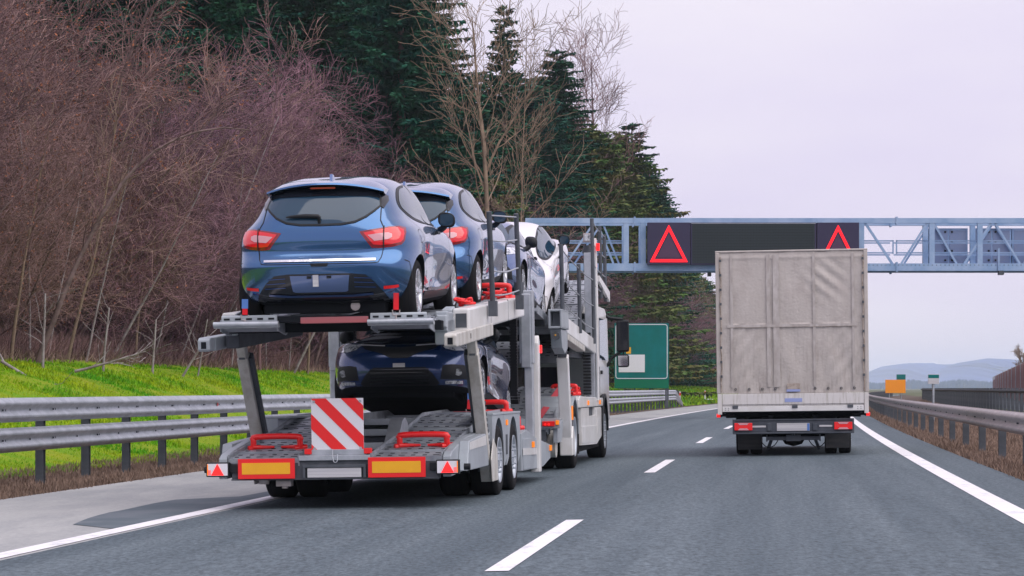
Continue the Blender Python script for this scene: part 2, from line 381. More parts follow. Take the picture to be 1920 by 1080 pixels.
# ------------------------------------------------------------------ gantry
GY = 95.0; GZ0, GZ1 = 1.1 + (728 - 508) / 4700 * GY, 1.1 + (728 - 408.5) / 4700 * GY
def gz(py): return 1.1 + (728 - py) / 4700.0 * GY
def gx(px): return at(px, GY)
def gantry():
    root = empty('sign_gantry', Matrix.Translation((gx(1450), GY, 0)), 'blue grey steel lattice gantry carrying message signs over the motorway', 'gantry')
    ox, oy = gx(1450), GY
    def part(name, fn, mats, parent=root, bevel=0):
        b = MB(); fn(b); b.v = [(x - ox, y - oy, z) for x, y, z in b.v]; return b.build(name, mats, parent, bevel)
    X0, X1 = gx(985), gx(2140); D = 1.5
    def chord(y, z0, z1):
        def f(b):
            b.box(X0, X1, y - .09, y + .09, z0, z1)
            for px in (1190, 1681): b.box(gx(px) - .03, gx(px) + .03, y - .13, y + .13, z0 - .05, z1 + .05)
        return f
    part('top_chord', chord(GY, gz(418.5), gz(409)), 'gsteel'); part('top_chord', chord(GY + D, gz(418.5), gz(409)), 'gsteel')
    part('bottom_chord', chord(GY, gz(508), gz(494)), 'gsteel'); part('bottom_chord', chord(GY + D, gz(508), gz(494)), 'gsteel')
    zt, zb = gz(418.6), gz(493.9)
    for px in (1174, 1206, 1615, 1747, 1837, 1975, 2100):
        for y in (GY, GY + D):
            part('upright', lambda b: b.box(gx(px) - .10, gx(px) + .10, y - .08, y + .08, zb, zt), 'gsteel')
    for a, c in ((1113, 1062), (1120, 1150), (1622, 1672), (1738, 1690), (1751, 1793), (1858, 1808), (1866, 1912), (1968, 1920), (985, 1035)):
        part('diagonal_brace', lambda b: b.beam((gx(a), GY, zt), (gx(c), GY, zb), .075, .075), 'gsteel')
        part('diagonal_brace', lambda b: b.beam((gx(a) + .3, GY + D, zt), (gx(c) + .3, GY + D, zb), .07, .07), 'gsteel')
    for py in (450.5, 473):
        for (a, c) in ((1040, 1168), (1619, 1677), (1684, 2100)):
            part('handrail', lambda b: b.beam((gx(a), GY + .4, gz(py)), (gx(c), GY + .4, gz(py)), .05, .05), 'gsteel')
            part('handrail', lambda b: b.beam((gx(a), GY + 1.1, gz(py) - .04), (gx(c), GY + 1.1, gz(py) - .04), .05, .05), 'gsteel')
    for px in (1677.5, 1684):
        part('handrail', lambda b: b.beam((gx(px), GY + .4, gz(449)), (gx(px), GY + .4, gz(475)), .05, .05), 'gsteel')
    part('walkway', lambda b: [b.box(X0 + .2, X1 - .2, GY + .12, GY + D - .12, gz(500), gz(497.5))] + [b.beam((X0 + .5 + i * 2.0, GY + .1, gz(503)), (X0 + .5 + i * 2.0, GY + D - .1, gz(503)), .08, .08) for i in range(11)], 'gsteel')
    def rivets(b):
        x = gx(1620)
        while x < X1 - .3: b.box(x, x + .03, GY - .098, GY - .09, gz(498), gz(496.5)); x += .16
    part('rivet_row', rivets, 'steel_dark')
    for x in (gx(1004), gx(2120)):
        part('column', lambda b: [b.box(x - .22, x + .22, GY + .45, GY + 1.05, -.6, gz(508.5)), b.box(x - .45, x + .45, GY + .2, GY + 1.3, -.9, -.1)], 'gsteel')
    # equipment cabinets' backs that face the other way
    for (a, c, kind_) in ((1755.5, 1829, 0), (1838.5, 1912, 1), (1914, 1990, 0)):
        def cab(b):
            y = GY + D + .12; b.box(gx(a), gx(c), y, y + .35, gz(493), gz(423))
            xm = (gx(a) + gx(c)) / 2
            for k in (0, 1):
                xa, xb = (gx(a) + .06, xm - .03) if k == 0 else (xm + .03, gx(c) - .06)
                b.box(xa, xb, y - .025, y + .001, gz(491), gz(427), 1)
                for j in range(4):
                    z = gz(430 + j * 18); x = xb - .1 if k == 0 else xa + .1
                    b.box(x - .035, x + .035, y - .05, y - .02, z - .035, z + .035, 2)
        part('cabinet', cab, ['gsteel', 'gpanel', 'black'])
    # camera hanging under the gantry
    c = part('camera_bracket', lambda b: b.box(gx(1870), gx(1873), GY - .16, GY - .10, gz(512), gz(466)), 'gsteel')
    part('road_camera', lambda b: [b.box(gx(1870), gx(1879), GY - .28, GY - .05, gz(516), gz(508)), b.box(gx(1879), gx(1881), GY - .2, GY - .14, gz(515), gz(511))], 'steel_dark', c)
    part('road_camera', lambda b: b.box(gx(1327), gx(1333), GY - .2, GY + .2, gz(518), gz(511)), 'black')
    return root
gantry()
def led_sign(label, p0, p1, tri):
    yf = GY - .42
    root = empty('message_sign', Matrix.Translation((gx((p0 + p1) / 2), yf, gz(457))), label, 'sign')
    hw = (gx(p1) - gx(p0)) / 2; z1 = gz(418.5) - gz(457); z0 = gz(497.5) - gz(457)
    b = MB(); b.box(-hw, hw, 0, .30, z0, z1, 0)
    fr = .09
    b.build('housing', 'ledback', root, .01)
    if tri:
        s = .94; A = (0, z1 - .13); B = (-hw + .12, z0 + .12); C = (hw - .12, z0 + .12)
        cxm = 0; czm = (A[1] + B[1] + C[1]) / 3
        inn = [(p[0] * .66, czm + (p[1] - czm) * .66) for p in (A, B, C)]
        t = MB(); t.prism(inn, 'y', -.012, -.002, 0); t.build('sign_centre', 'ledtri', root)
        e = MB(); rows = []
        outer = (A, B, C)
        # rows of LEDs filling the triangle's border
        for off in (.0, .055, .11):
            k = 1 - off / .70
            T = [(p[0] * k, czm + (p[1] - czm) * k) for p in outer]
            for i in range(3):
                a, c_ = Vector(T[i]), Vector(T[(i + 1) % 3]); L_ = (c_ - a).length; n = int(L_ / .045)
                for j in range(n):
                    p = a.lerp(c_, j / n); e.box(p.x - .021, p.x + .021, -.024, -.003, p.y - .021, p.y + .021)
        e.build('led_border', 'led', root)
    else:
        t = MB(); t.box(-hw + .06, hw - .06, -.012, .0, z0 + .06, z1 - .06); t.build('display_panel', 'led_board', root)
        l = MB(); l.box(-hw + .02, hw - .02, -.02, -.0, z1 - .04, z1 - .02); l.build('frame_edge', 'steel', root)
        # fine module grid
        g_ = MB(); n = 44
        for i in range(1, n): x = -hw + .06 + (2 * hw - .12) * i / n; g_.box(x - .004, x + .004, -.016, -.0125, z0 + .07, z1 - .07)
        for i in range(1, 14): z = z0 + .07 + (z1 - z0 - .14) * i / 14; g_.box(-hw + .07, hw - .07, -.0175, -.0165, z - .006, z + .006)
        g_.build('module_grid', 'black', root)
led_sign('dark square message sign with a full lit red warning triangle left of the long board', 1213, 1292.5, True)
led_sign('long dark blank message board between the two red triangles on the gantry', 1293.5, 1528, False)
led_sign('dark square message sign whose lit red triangle is half hidden by the tarpaulin truck', 1529.5, 1608, True)

# ------------------------------------------------------------------ roadside signs
def green_sign():
    Y = 158; k = Y / 4700; X = at(1203, Y); zc = 1.1 + (728 - 667) * k
    root = empty('direction_sign', Matrix.Translation((X, Y, terrain(-12.5, Y))), 'large green direction sign with a blank white panel beside the forest', 'sign')
    z0 = terrain(-12.5, Y); w = 51 * k; h = 61 * k; cz = zc - z0
    b = MB(); b.box(-w, w, 0, .08, cz - h + .55, cz + h, 0); b.build('sign_face', 'greensign', root, .01)
    b = MB(); b.box(-w, w, 0.002, .078, cz - h, cz - h + .545, 0); b.build('lower_face', 'greensign2', root)
    b = MB(); t = .045; x0, x1, za, zb = -w + .09, w - .10, cz - h + .62, cz + h - .08
    pts = []
    for (ex, ez, a0) in ((x1 - .15, zb - .15, 0), (x0 + .15, zb - .15, 90), (x0 + .15, za + .15, 180), (x1 - .15, za + .15, 270)):
        for s_ in range(5): a = R(a0 + s_ * 22.5); pts.append((ex + .15 * math.cos(a), ez + .15 * math.sin(a)))
    n = len(pts)
    for i in range(n):
        p, q_ = pts[i], pts[(i + 1) % n]; b.beam((p[0], -.006, p[1]), (q_[0], -.006, q_[1]), t, .008, up=(0, 1, 0))
    b.build('border_line', 'whiteref', root)
    b = MB(); b.box(at(1160, Y) - X, at(1209, Y) - X, -.02, -.002, 1.1 + (728 - 698) * k - z0, 1.1 + (728 - 665) * k - z0); b.build('white_panel', 'whiteref', root, .03)
    b = MB(); b.box(at(1174, Y) - X, at(1183, Y) - X, -.02, -.002, 1.1 + (728 - 663) * k - z0, 1.1 + (728 - 651) * k - z0); b.build('yellow_panel', 'yelref', root)
    for px in (1190, 1219, 1249, 1252.5):
        b = MB(); b.box(at(px, Y) - X - .05, at(px, Y) - X + .05, .10, .22, -.6, cz + h - .2); b.build('post', 'steel_dark', root)
green_sign()
def small_sign(name, label, px0, px1, py0, py1, Y, m_, post_px, py_foot, m2=None, split=.5, cat='sign'):
    k = Y / 4700; X = at((px0 + px1) / 2, Y); zf = 1.1 + (728 - py_foot) * k
    root = empty(name, Matrix.Translation((X, Y, zf)), label, cat)
    w = (px1 - px0) / 2 * k; z1 = (py_foot - py0) * k; z0 = (py_foot - py1) * k
    b = MB(); b.box(-w, w, 0, .05, z0, z1); b.build('sign_face', m_, root, .01)
    if m2: b = MB(); b.box(-w + .01, w - .01, -.008, -.0, z0 + (z1 - z0) * split, z1 - .01); b.build('sign_band', m2, root)
    for p in post_px:
        b = MB(); x = at(p, Y) - X; b.tube([(x, .09, -.4), (x, .09, z1 - .05)], .035 if len(post_px) > 1 else .05, 8); b.build('post', 'steel', root)
small_sign('orange_board', 'plain orange board standing in the median right of the truck', 1660, 1698, 712, 737, 180, 'orange', (1668, 1690), 752)
small_sign('far_green_sign', 'tiny teal green sign rising behind the orange board', 1681, 1698, 702, 716, 260, 'greensign', (1689.5,), 745)
small_sign('grey_sign', 'small grey and green blank sign on a single post in the median', 1740, 1761, 702, 720, 95, 'plate', (1750.5,), 775, 'greensign', .62)
def delineator(px, Y, label):
    X = at(px, Y); q = X - cx(Y); root = empty('delineator_post', Matrix.Translation((X, Y, terrain(q, Y))), label, 'delineator', 'delineators by the left road edge')
    b = MB(); b.prism([(-.06, -.2), (.06, -.2), (.05, 1.0), (.0, 1.08), (-.05, 1.04)], 'y', -.05, .05); b.build('post_body', 'white', root)
    b = MB(); b.box(-.052, .052, -.056, -.049, .76, .96); b.build('reflector', 'red', root)
delineator(1275, 176, 'white delineator post nearer the green sign on the grassy verge')
delineator(1322, 215, 'white delineator post nearer the truck, beside a pale stone')
b = MB(); rr = random.Random(5)
bm = bmesh.new(); bmesh.ops.create_icosphere(bm, subdivisions=2, radius=.28)
for v in bm.verts: v.co = Vector((v.co.x * 1.5, v.co.y, v.co.z * .8)) * rr.uniform(.88, 1.1)
me = bpy.data.meshes.new('stone'); bm.to_mesh(me); bm.free(); me.materials.append(M['whiteref'])
o = linkmesh('stone', me); X = at(1331, 215); o.location = (X, 215, terrain(X - cx(215), 215) + .15); tag(o, 'pale rounded stone lying beside the farther delineator post', 'stone')

# ------------------------------------------------------------------ noise barrier, hills
def noise_wall():
    A, B = Vector((22, 100, 0)), Vector((74, 385, 0)); ax = (B - A); L_ = ax.length; d = ax.normalized(); n_ = Vector((d.y, -d.x, 0))
    root = empty('noise_barrier', Matrix.Translation(A), 'long brown wooden noise barrier with vertical boards beyond the opposite road', 'wall')
    N = 60
    b = MB(); rr = random.Random(9)
    for i in range(N):
        p = d * (L_ * i / N); q_ = d * (L_ * (i + .985) / N); zt = 2.85 if i < N - 6 else 2.4
        b.beam(p + Vector((0, 0, zt / 2 - .5)), q_ + Vector((0, 0, zt / 2 - .5)), .12, zt + 1)
    b.build('wall_panel', 'wood', root)
    b = MB()
    for i in range(N * 5):
        p = d * (L_ * i / (N * 5)) - n_ * (.10 + rr.uniform(0, .02)); b.beam(p + Vector((0, 0, -.5)), p + Vector((0, 0, (2.85 if i < (N - 6) * 5 else 2.4) - .04)), .32, .05, up=n_)
    b.build('board_row', 'wood', root)
    for i in range(0, N + 1, 4):
        b = MB(); p = d * (L_ * i / N) - n_ * .08; b.beam(p + Vector((0, 0, -.6)), p + Vector((0, 0, 2.88)), .2, .22, up=n_); b.build('wall_post', 'steel', root)
noise_wall()
def ridge(name, pts, Y, depth, m_, label=None, rough=0, seed=1, kind='structure'):
    # a hill body: crest line traced at distance Y, slopes falling to the plain on both sides
    rr = random.Random(seed); xs = []; P = cr([(p[0], p[1], 0) for p in pts], 14)
    V = []; n = 0; rows = 9
    for p in P:
        X = at(p.x, Y); Z = 1.1 + (728 - p.y) * Y / 4700 + rr.uniform(-rough, rough)
        for j in range(rows):
            t = j / (rows - 1) * 2 - 1; fall = math.cos(t * PI / 2) ** 1.1
            V.append((X + rr.uniform(-1, 1) * rough, Y + t * depth + rr.uniform(-1, 1) * rough * 3, -6 + (Z + 6) * fall + (rr.uniform(-1, 1) * rough * 2 if 0 < j < rows - 1 and t != 0 else 0)))
        n += 1
    Q = [(i * rows + j, i * rows + j + 1, (i + 1) * rows + j + 1, (i + 1) * rows + j) for i in range(n - 1) for j in range(rows - 1)]
    o = linkmesh(name, npmesh(name, V, Q, [m_], True)); o['kind'] = kind
    return o
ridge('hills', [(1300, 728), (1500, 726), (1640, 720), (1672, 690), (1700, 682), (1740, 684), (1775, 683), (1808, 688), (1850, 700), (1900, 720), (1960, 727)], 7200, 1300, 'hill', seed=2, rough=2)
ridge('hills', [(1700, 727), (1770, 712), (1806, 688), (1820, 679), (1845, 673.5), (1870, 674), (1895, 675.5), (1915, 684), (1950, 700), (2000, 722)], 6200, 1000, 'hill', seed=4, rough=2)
def far_wood():
    rr = random.Random(12); V = []; Q = []
    for i in range(2600):
        px = rr.uniform(1560, 1990); Y = rr.uniform(3500, 4300); X = at(px, Y)
        h = rr.uniform(7.0, 12) + 1.6 * math.sin(px * .06) + (2 if px > 1700 else 0); w = rr.uniform(2.5, 5); o = len(V)
        V += [(X - w, Y - w, -3), (X + w, Y - w, -3), (X + w, Y + w, -3), (X - w, Y + w, -3), (X, Y, h)]
        Q += [(o, o + 1, o + 4), (o + 1, o + 2, o + 4), (o + 2, o + 3, o + 4), (o + 3, o, o + 4)]
    o = linkmesh('hazed_far_forest', npmesh('hazed_far_forest', V, Q, ['farwood'])); tag(o, 'strip of distant conifer forest below the hills', 'forest', kind='stuff')
far_wood()

# ------------------------------------------------------------------ hatchback (origin: rear axle on its ground, +Y forward, X right)
def ring_pts(yr, yf, w, zr, zm, zf, nr, nf, ym=1.25, n1=34, n2=44):
    def half(ye, n, cnt):
        ph = np.linspace(0, PI / 2, 500); s = np.sin(ph) ** (2 / n); c = np.cos(ph) ** (2 / n)
        x = w * s; y = ym + (ye - ym) * c
        L_ = np.concatenate([[0], np.cumsum(np.hypot(np.diff(x), np.diff(y)))]); t = np.linspace(0, L_[-1], cnt)
        return np.interp(t, L_, x), np.interp(t, L_, y)
    x1, y1 = half(yr, nr, n1); x2, y2 = half(yf, nf, n2)
    x = np.concatenate([x1, x2[::-1][1:]]); y = np.concatenate([y1, y2[::-1][1:]])
    f = (y - yr) / (yf - yr); z = zr * (1 - f) * (1 - 2 * f) + zm * 4 * f * (1 - f) + zf * f * (2 * f - 1)
    return np.stack([x, y, z], 1)
def hatch_body():
    K = [  # yr, yf, w, zr, zm, zf, nr, nf
        (-.44, 3.26, .74, .22, .17, .19, 6.4, 5.2), (-.52, 3.36, .815, .27, .22, .24, 6.4, 5.4),
        (-.595, 3.42, .852, .37, .32, .33, 6.4, 5.4), (-.62, 3.44, .866, .50, .45, .44, 6.4, 5.2),
        (-.612, 3.43, .868, .61, .60, .56, 6.2, 5.0), (-.56, 3.37, .866, .70, .74, .66, 6.0, 4.6),
        (-.545, 3.27, .858, .82, .85, .735, 6.0, 4.2), (-.53, 3.08, .828, .91, .915, .80, 5.8, 3.6),
        (-.50, 2.80, .778, .98, .965, .88, 5.6, 3.0), (-.46, 2.50, .745, 1.05, 1.01, .955, 5.2, 2.9),
        (-.38, 2.22, .700, 1.15, 1.13, 1.08, 5.0, 2.9), (-.29, 1.93, .645, 1.25, 1.245, 1.20, 4.8, 3.0),
        (-.20, 1.70, .585, 1.33, 1.335, 1.30, 4.6, 3.0), (-.10, 1.52, .50, 1.375, 1.40, 1.355, 4.0, 3.0),
        (.10, 1.38, .36, 1.400, 1.438, 1.395, 3.2, 3.0), (.35, 1.3, .18, 1.415, 1.448, 1.415, 3, 3), (.6, 1.26, .0, 1.43, 1.45, 1.43, 3, 3)]
    Rg = [ring_pts(*k) for k in K]; rows = []
    for i in range(len(Rg) - 1):
        a, b, c, d = Rg[max(i - 1, 0)], Rg[i], Rg[i + 1], Rg[min(i + 2, len(Rg) - 1)]
        for s in range(6):
            t = s / 6; rows.append(.5 * ((2 * b) + (c - a) * t + (2 * a - 5 * b + 4 * c - d) * t * t + (3 * b - a - 3 * c + d) * t ** 3))
    rows.append(Rg[-1]); P = np.array(rows); P[:, 0, 0] = 0; P[:, -1, 0] = 0; P[-1, :, 0] = 0
    x, y, z = P[..., 0], P[..., 1], P[..., 2]
    side = np.clip(x / .7, 0, 1) ** 3
    g = lambda v, c, s: np.exp(-((v - c) / s) ** 2)
    x = x + side * (.030 * g(y, 0.02, .55) * g(z, .80, .17) + .022 * g(y, 2.59, .50) * g(z, .66, .18) - .030 * g(y, 1.35, .75) * g(z, .44, .13) + .012 * g(y, 1.3, .9) * g(z, .27, .06)
                    + .018 * g(y, 0, .42) * g(z, .52, .18) + .018 * g(y, 2.59, .42) * g(z, .45, .18))
    rear = np.clip((.1 - y) / .5, 0, 1)
    y = y + rear * (.030 * g(z, .71, .06) * g(x, 0, .62) - .015 * g(z, .60, .05) * g(x, 0, .7))          # crease under the tailgate
    z = z + np.where((y > 2.3) & (z > .7), .012 * g(x, .52, .16), 0)
    P = np.stack([x, y, z], -1); m, n, _ = P.shape
    Lh = P[:, 1:-1].copy()[:, ::-1]; Lh[..., 0] *= -1
    full = np.concatenate([P, Lh], 1); N = full.shape[1]
    V = full.reshape(-1, 3).tolist(); fs = []
    for i in range(m - 1):
        for k in range(N): k2 = (k + 1) % N; fs.append((i * N + k, i * N + k2, (i + 1) * N + k2, (i + 1) * N + k))
    fs.append(list(range(N))[::-1])
    me = bpy.data.meshes.new('hatch'); me.from_pydata(V, [], fs); bm = bmesh.new(); bm.from_mesh(me)
    bmesh.ops.remove_doubles(bm, verts=bm.verts, dist=.0008)
    bmesh.ops.dissolve_degenerate(bm, dist=.0003, edges=bm.edges)
    bmesh.ops.recalc_face_normals(bm, faces=bm.faces); bm.to_mesh(me); bm.free()
    full_me = me.copy()
    bmv = bmesh.new(); bmv.from_mesh(full_me); bvh = BVHTree.FromBMesh(bmv); bmv.free()
    o = bpy.data.objects.new('tmp', me); COL.objects.link(o)
    cut = MB()
    for yy in (0, 2.59):
        for sx in (-1, 1):
            cut.lathe([(0, .0001), (0, .352), (sx * .6, .352), (sx * .6, .0001)], (sx * .52, yy, .315), 48, 0, False)
    co = cut.build('tmpc', 'black'); bmc = bmesh.new(); bmc.from_mesh(co.data); bmesh.ops.remove_doubles(bmc, verts=bmc.verts, dist=.001)
    bmesh.ops.recalc_face_normals(bmc, faces=bmc.faces); bmc.to_mesh(co.data); bmc.free()
    b = o.modifiers.new('b', 'BOOLEAN'); b.operation = 'DIFFERENCE'; b.object = co; b.solver = 'EXACT'
    bpy.context.view_layer.update(); dg = bpy.context.evaluated_depsgraph_get()
    res = bpy.data.meshes.new_from_object(o.evaluated_get(dg)); bpy.data.objects.remove(o); bpy.data.objects.remove(co)
    nP = len(res.polygons); mi = np.zeros(nP, np.int32)
    for p in res.polygons:
        c = p.center
        for yy in (0, 2.59):
            r_ = math.hypot(c.y - yy, c.z - .315)
            if (abs(r_ - .352) < .012 and abs(c.x) > .5 and abs(p.normal.x) < .3) or (r_ < .35 and abs(abs(c.x) - .52) < .01): mi[p.index] = 1
        if c.z < .235 and not mi[p.index]: mi[p.index] = 1
    res.materials.clear(); res.materials.append(M['blue']); res.materials.append(M['under'])
    res.polygons.foreach_set('material_index', mi); res.polygons.foreach_set('use_smooth', np.ones(nP, bool)); res.set_sharp_from_angle(angle=R(32))
    return res, bvh
BODY, BVH = hatch_body()
def proj(p, plane, off, side=1):
    if plane == 'rear': o, d = Vector((p[0], -3, p[1])), Vector((0, 1, 0))
    elif plane == 'front': o, d = Vector((p[0], 6, p[1])), Vector((0, -1, 0))
    elif plane == 'side': o, d = Vector((3 * side, p[0], p[1])), Vector((-side, 0, 0))
    else: o, d = Vector((p[0], p[1], 3)), Vector((0, 0, -1))
    h, n, i, _ = BVH.ray_cast(o, d)
    if h is None: h, n, i, _ = BVH.find_nearest(o + d * 2.6)
    if n.dot(d) > 0: n = -n
    return h + n * off
def patch(b, poly, plane, off, side=1, mi=0, step=.028, sm=True):
    poly = [(p[0], p[1]) for p in poly]; n = len(poly); vs = []; ed = []
    for i in range(n):
        a, c = Vector(poly[i]), Vector(poly[(i + 1) % n]); k = max(1, int((c - a).length / step))
        for j in range(k): vs.append(a.lerp(c, j / k))
    m = len(vs); ed = [(i, (i + 1) % m) for i in range(m)]
    xs = [p[0] for p in poly]; zs = [p[1] for p in poly]
    def inside(x, z):
        r = False; j = n - 1
        for i in range(n):
            xi, zi, xj, zj = *poly[i], *poly[j]
            if (zi > z) != (zj > z) and x < (xj - xi) * (z - zi) / (zj - zi) + xi: r = not r
            j = i
        return r
    x = min(xs) + step * .5
    bd = [Vector(p) for p in vs]
    while x < max(xs):
        z = min(zs) + step * .5
        while z < max(zs):
            if inside(x, z) and min((q - Vector((x, z))).length_squared for q in bd) > (step * .45) ** 2: vs.append(Vector((x, z)))
            z += step
        x += step
    r = delaunay_2d_cdt(vs, ed, [], 1, 1e-5); V = [proj(p, plane, off, side) for p in r[0]]
    b.add(V, r[2], mi, sm)
def strip(b, pts, w, plane, off, side=1, mi=0, closed=False, step=.03):
    P = []
    N = len(pts)
    for i in range(N if closed else N - 1):
        a, c = Vector(pts[i][:2]), Vector(pts[(i + 1) % N][:2]); k = max(1, int((c - a).length / step))
        for j in range(k): P.append(a.lerp(c, j / k))
    if not closed: P.append(Vector(pts[-1][:2]))
    V = []; m = len(P)
    for i in range(m):
        d = (P[(i + 1) % m] - P[i - 1]) if closed else (P[min(i + 1, m - 1)] - P[max(i - 1, 0)])
        nn = Vector((-d.y, d.x)).normalized() * w / 2
        V += [proj(P[i] + nn, plane, off, side), proj(P[i] - nn, plane, off, side)]
    F_ = [(2 * i, 2 * i + 1, (2 * i + 3) % (2 * m), (2 * i + 2) % (2 * m)) for i in range(m if closed else m - 1)]
    b.add(V, F_, mi, True)
def mirx(p): return [(-a, c) for a, c in p][::-1]
def sm2(p, n=4): return [(v.x, v.y) for v in cr([(a, c, 0) for a, c in p], n, True)]
CAR = {}
def car_meshes():
    S = CAR
    g = [(0, .965), (.2, .968), (.33, .988), (.43, 1.035), (.505, 1.095), (.548, 1.14), (.535, 1.20), (.505, 1.255), (.44, 1.29), (.22, 1.315), (0, 1.32)]
    RG = g + [(-a, c) for a, c in g[1:-1]][::-1]
    def mk(name, fn, mats): b = MB(); fn(b); S[name] = b.mesh(name, mats)
    mk('rear_window', lambda b: patch(b, RG, 'rear', .006), 'glass')
    mk('window_seal', lambda b: strip(b, RG, .018, 'rear', .0075, closed=True), 'black')
    # side glass
    rg = sm2([(.09, 1.13), (.17, 1.205), (.43, 1.292), (.78, 1.318), (1.02, 1.325), (1.02, .985), (.72, .995), (.42, 1.022), (.18, 1.078)], 3)
    fg = sm2([(1.08, 1.325), (1.30, 1.315), (1.52, 1.275), (1.80, 1.175), (2.06, 1.045), (2.16, .985), (2.10, .962), (1.6, .965), (1.08, .98)], 3)
    allg = sm2([(.03, 1.13), (.13, 1.225), (.40, 1.312), (.78, 1.343), (1.06, 1.349), (1.33, 1.338), (1.55, 1.296), (1.83, 1.195), (2.10, 1.058), (2.27, .966), (2.16, .942), (1.6, .945), (1.05, .957), (.70, .970), (.38, 1.0), (.14, 1.06)], 3)
    for s, nm in ((1, 'R'), (-1, 'L')):
        mk('trim' + nm, lambda b: patch(b, allg, 'side', .004, s), 'black')
        mk('rg' + nm, lambda b: patch(b, rg, 'side', .008, s), 'glass'); mk('fg' + nm, lambda b: patch(b, fg, 'side', .008, s), 'glass')
        # tail lamps
        tl = [(.375, .895), (.50, .915), (.65, .937), (.73, .940), (.775, .925), (.788, .88), (.782, .80), (.755, .765), (.68, .745), (.56, .735), (.49, .742)]
        tr = [(.415, .883), (.52, .903), (.65, .922), (.72, .925), (.762, .905), (.773, .86), (.767, .81), (.745, .787), (.66, .77), (.57, .765), (.505, .772)]
        ci = [(.455, .860), (.54, .872), (.64, .880), (.672, .865), (.672, .835), (.64, .818), (.52, .805)]
        X = (lambda p: p) if s == 1 else mirx
        mk('tl' + nm, lambda b: patch(b, X(tl), 'rear', .004, step=.02), 'taildark')
        def lens(b):
            patch(b, X(tr), 'rear', .009, step=.02, mi=0); patch(b, X(ci), 'rear', .013, step=.015, mi=1)
            strip(b, X([(.60, .938), (.60, .74)]), .010, 'rear', .016, mi=2, step=.01)
        mk('tle' + nm, lens, ['tail', 'tailpink', 'black'])
        mk('refl' + nm, lambda b: patch(b, X([(.60, .350), (.69, .356), (.73, .364), (.73, .388), (.69, .384), (.60, .378)]), 'rear', .004, step=.02), 'redref')
        # front lamps
        hl = [(.43, .742), (.52, .725), (.64, .745), (.76, .79), (.80, .80), (.815, .74), (.79, .685), (.72, .650), (.62, .635), (.52, .655)]
        mk('hl' + nm, lambda b: [patch(b, X(hl), 'front', .005, step=.02)], 'headlamp')
        fo = [(.50, .455), (.58, .47), (.72, .475), (.76, .43), (.765, .32), (.60, .30), (.47, .30)]
        mk('fo' + nm, lambda b: [patch(b, X(fo), 'front', .004, step=.025)], 'black')
        def fog(b):
            c = proj((s * .66, .385), 'front', .012); b.tube([c + Vector((0, -.02, 0)), c + Vector((0, .012, 0))], .042, 16)
        mk('fl' + nm, fog, 'lens')
        mk('drl' + nm, lambda b: patch(b, X([(.52, .285), (.70, .297), (.70, .265), (.52, .253)]), 'front', .007, step=.02), 'lens')
        mk('handle' + nm, lambda b: [b.beam(proj((1.17, .865), 'side', .022, s), proj((1.36, .858), 'side', .022, s), .03, .026)], 'black')
        def lines(b):
            for pl in ([(1.05, 1.345), (1.05, .93), (1.06, .6), (1.05, .28)], [(2.16, .95), (2.17, .8), (2.14, .5), (2.10, .28)], [(.12, 1.1), (.16, .98), (.30, .82), (.40, .68), (.46, .45), (.5, .28), (1.05, .275), (2.1, .28)],
                       [(-.42, .62), (-.34, .60), (-.28, .45), (-.25, .40)], [(3.02, .64), (2.98, .52)], [(2.35, .93), (2.7, .86), (3.0, .79)]): strip(b, pl, .007, 'side', .0035, s)
            strip(b, sm2([(.03, .88), (.17, .90), (.2, .80), (.05, .78)], 3), .005, 'side', .003, s, closed=True)
        mk('lines' + nm, lines, 'black')
        mk('sill' + nm, lambda b: [patch(b, [(.42, .30), (2.20, .27), (2.18, .22), (.42, .22)], 'side', .006, s, 0), strip(b, [(.62, .315), (1.95, .30)], .026, 'side', .009, s, 1)], ['black', 'chrome'])
    def shut(b):
        strip(b, [(-.555, 1.13), (-.565, 1.0), (-.60, .93), (-.60, .74), (-.585, .65), (-.56, .605), (-.50, .60), (0, .597), (.50, .60), (.56, .605), (.585, .65), (.60, .74), (.60, .93), (.565, 1.0), (.555, 1.13)], .008, 'rear', .0035)
        patch(b, [(-.09, .605), (.09, .605), (.075, .575), (-.075, .575)], 'rear', .006)
    mk('rear_lines', shut, 'black')
    mk('rear_trim', lambda b: patch(b, [(-.535, .637), (.535, .637), (.535, .618), (-.535, .618)], 'rear', .012), 'chrome')
    def diff(b):
        patch(b, [(-.66, .20), (-.60, .32), (-.52, .42), (-.44, .49), (-.30, .505), (.30, .505), (.44, .49), (.52, .42), (.60, .32), (.66, .20)], 'rear', .005)
        for s in (-1, 1):
            for k in range(3):
                z = .465 - k * .042; strip(b, [(s * (.33), z), (s * (.50 + k * .015), z - .008)], .009, 'rear', .012, mi=1)
        strip(b, [(-.50, .315), (-.3, .30), (.3, .30), (.50, .315)], .02, 'rear', .014, mi=1)
    mk('diffuser', diff, ['blackgl', 'navy'])
    mk('plate_recess', lambda b: patch(b, [(-.285, .49), (.285, .49), (.265, .345), (.24, .335), (-.24, .335), (-.265, .345)], 'rear', .009), 'navygrey')
    def pd(b):
        for x in (-.10, .09): b.add([proj(p, 'rear', .012) for p in ((x - .022, .487), (x + .022, .487), (x + .022, .462), (x - .022, .462))], [(0, 1, 2, 3)], 0)
    mk('plate_clip', pd, 'black')
    def tagb(b):
        c = proj((-.035, .45), 'rear', .02); b.box(c.x - .025, c.x + .025, c.y - .02, c.y + .015, .385, .495)
    mk('tow_tag', tagb, 'plate')
    def wiper(b):
        p = [proj((x, z), 'rear', .03) for x, z in ((-.33, 1.03), (-.28, 1.033), (-.15, 1.037), (-.02, 1.032), (.0, 1.02))]
        b.tube(p, [.006, .014, .020, .020, .012], 8); b.tube([proj((-.01, .985), 'rear', .0), proj((-.01, 1.02), 'rear', .035)], .016, 8)
    mk('wiper', wiper, 'black')
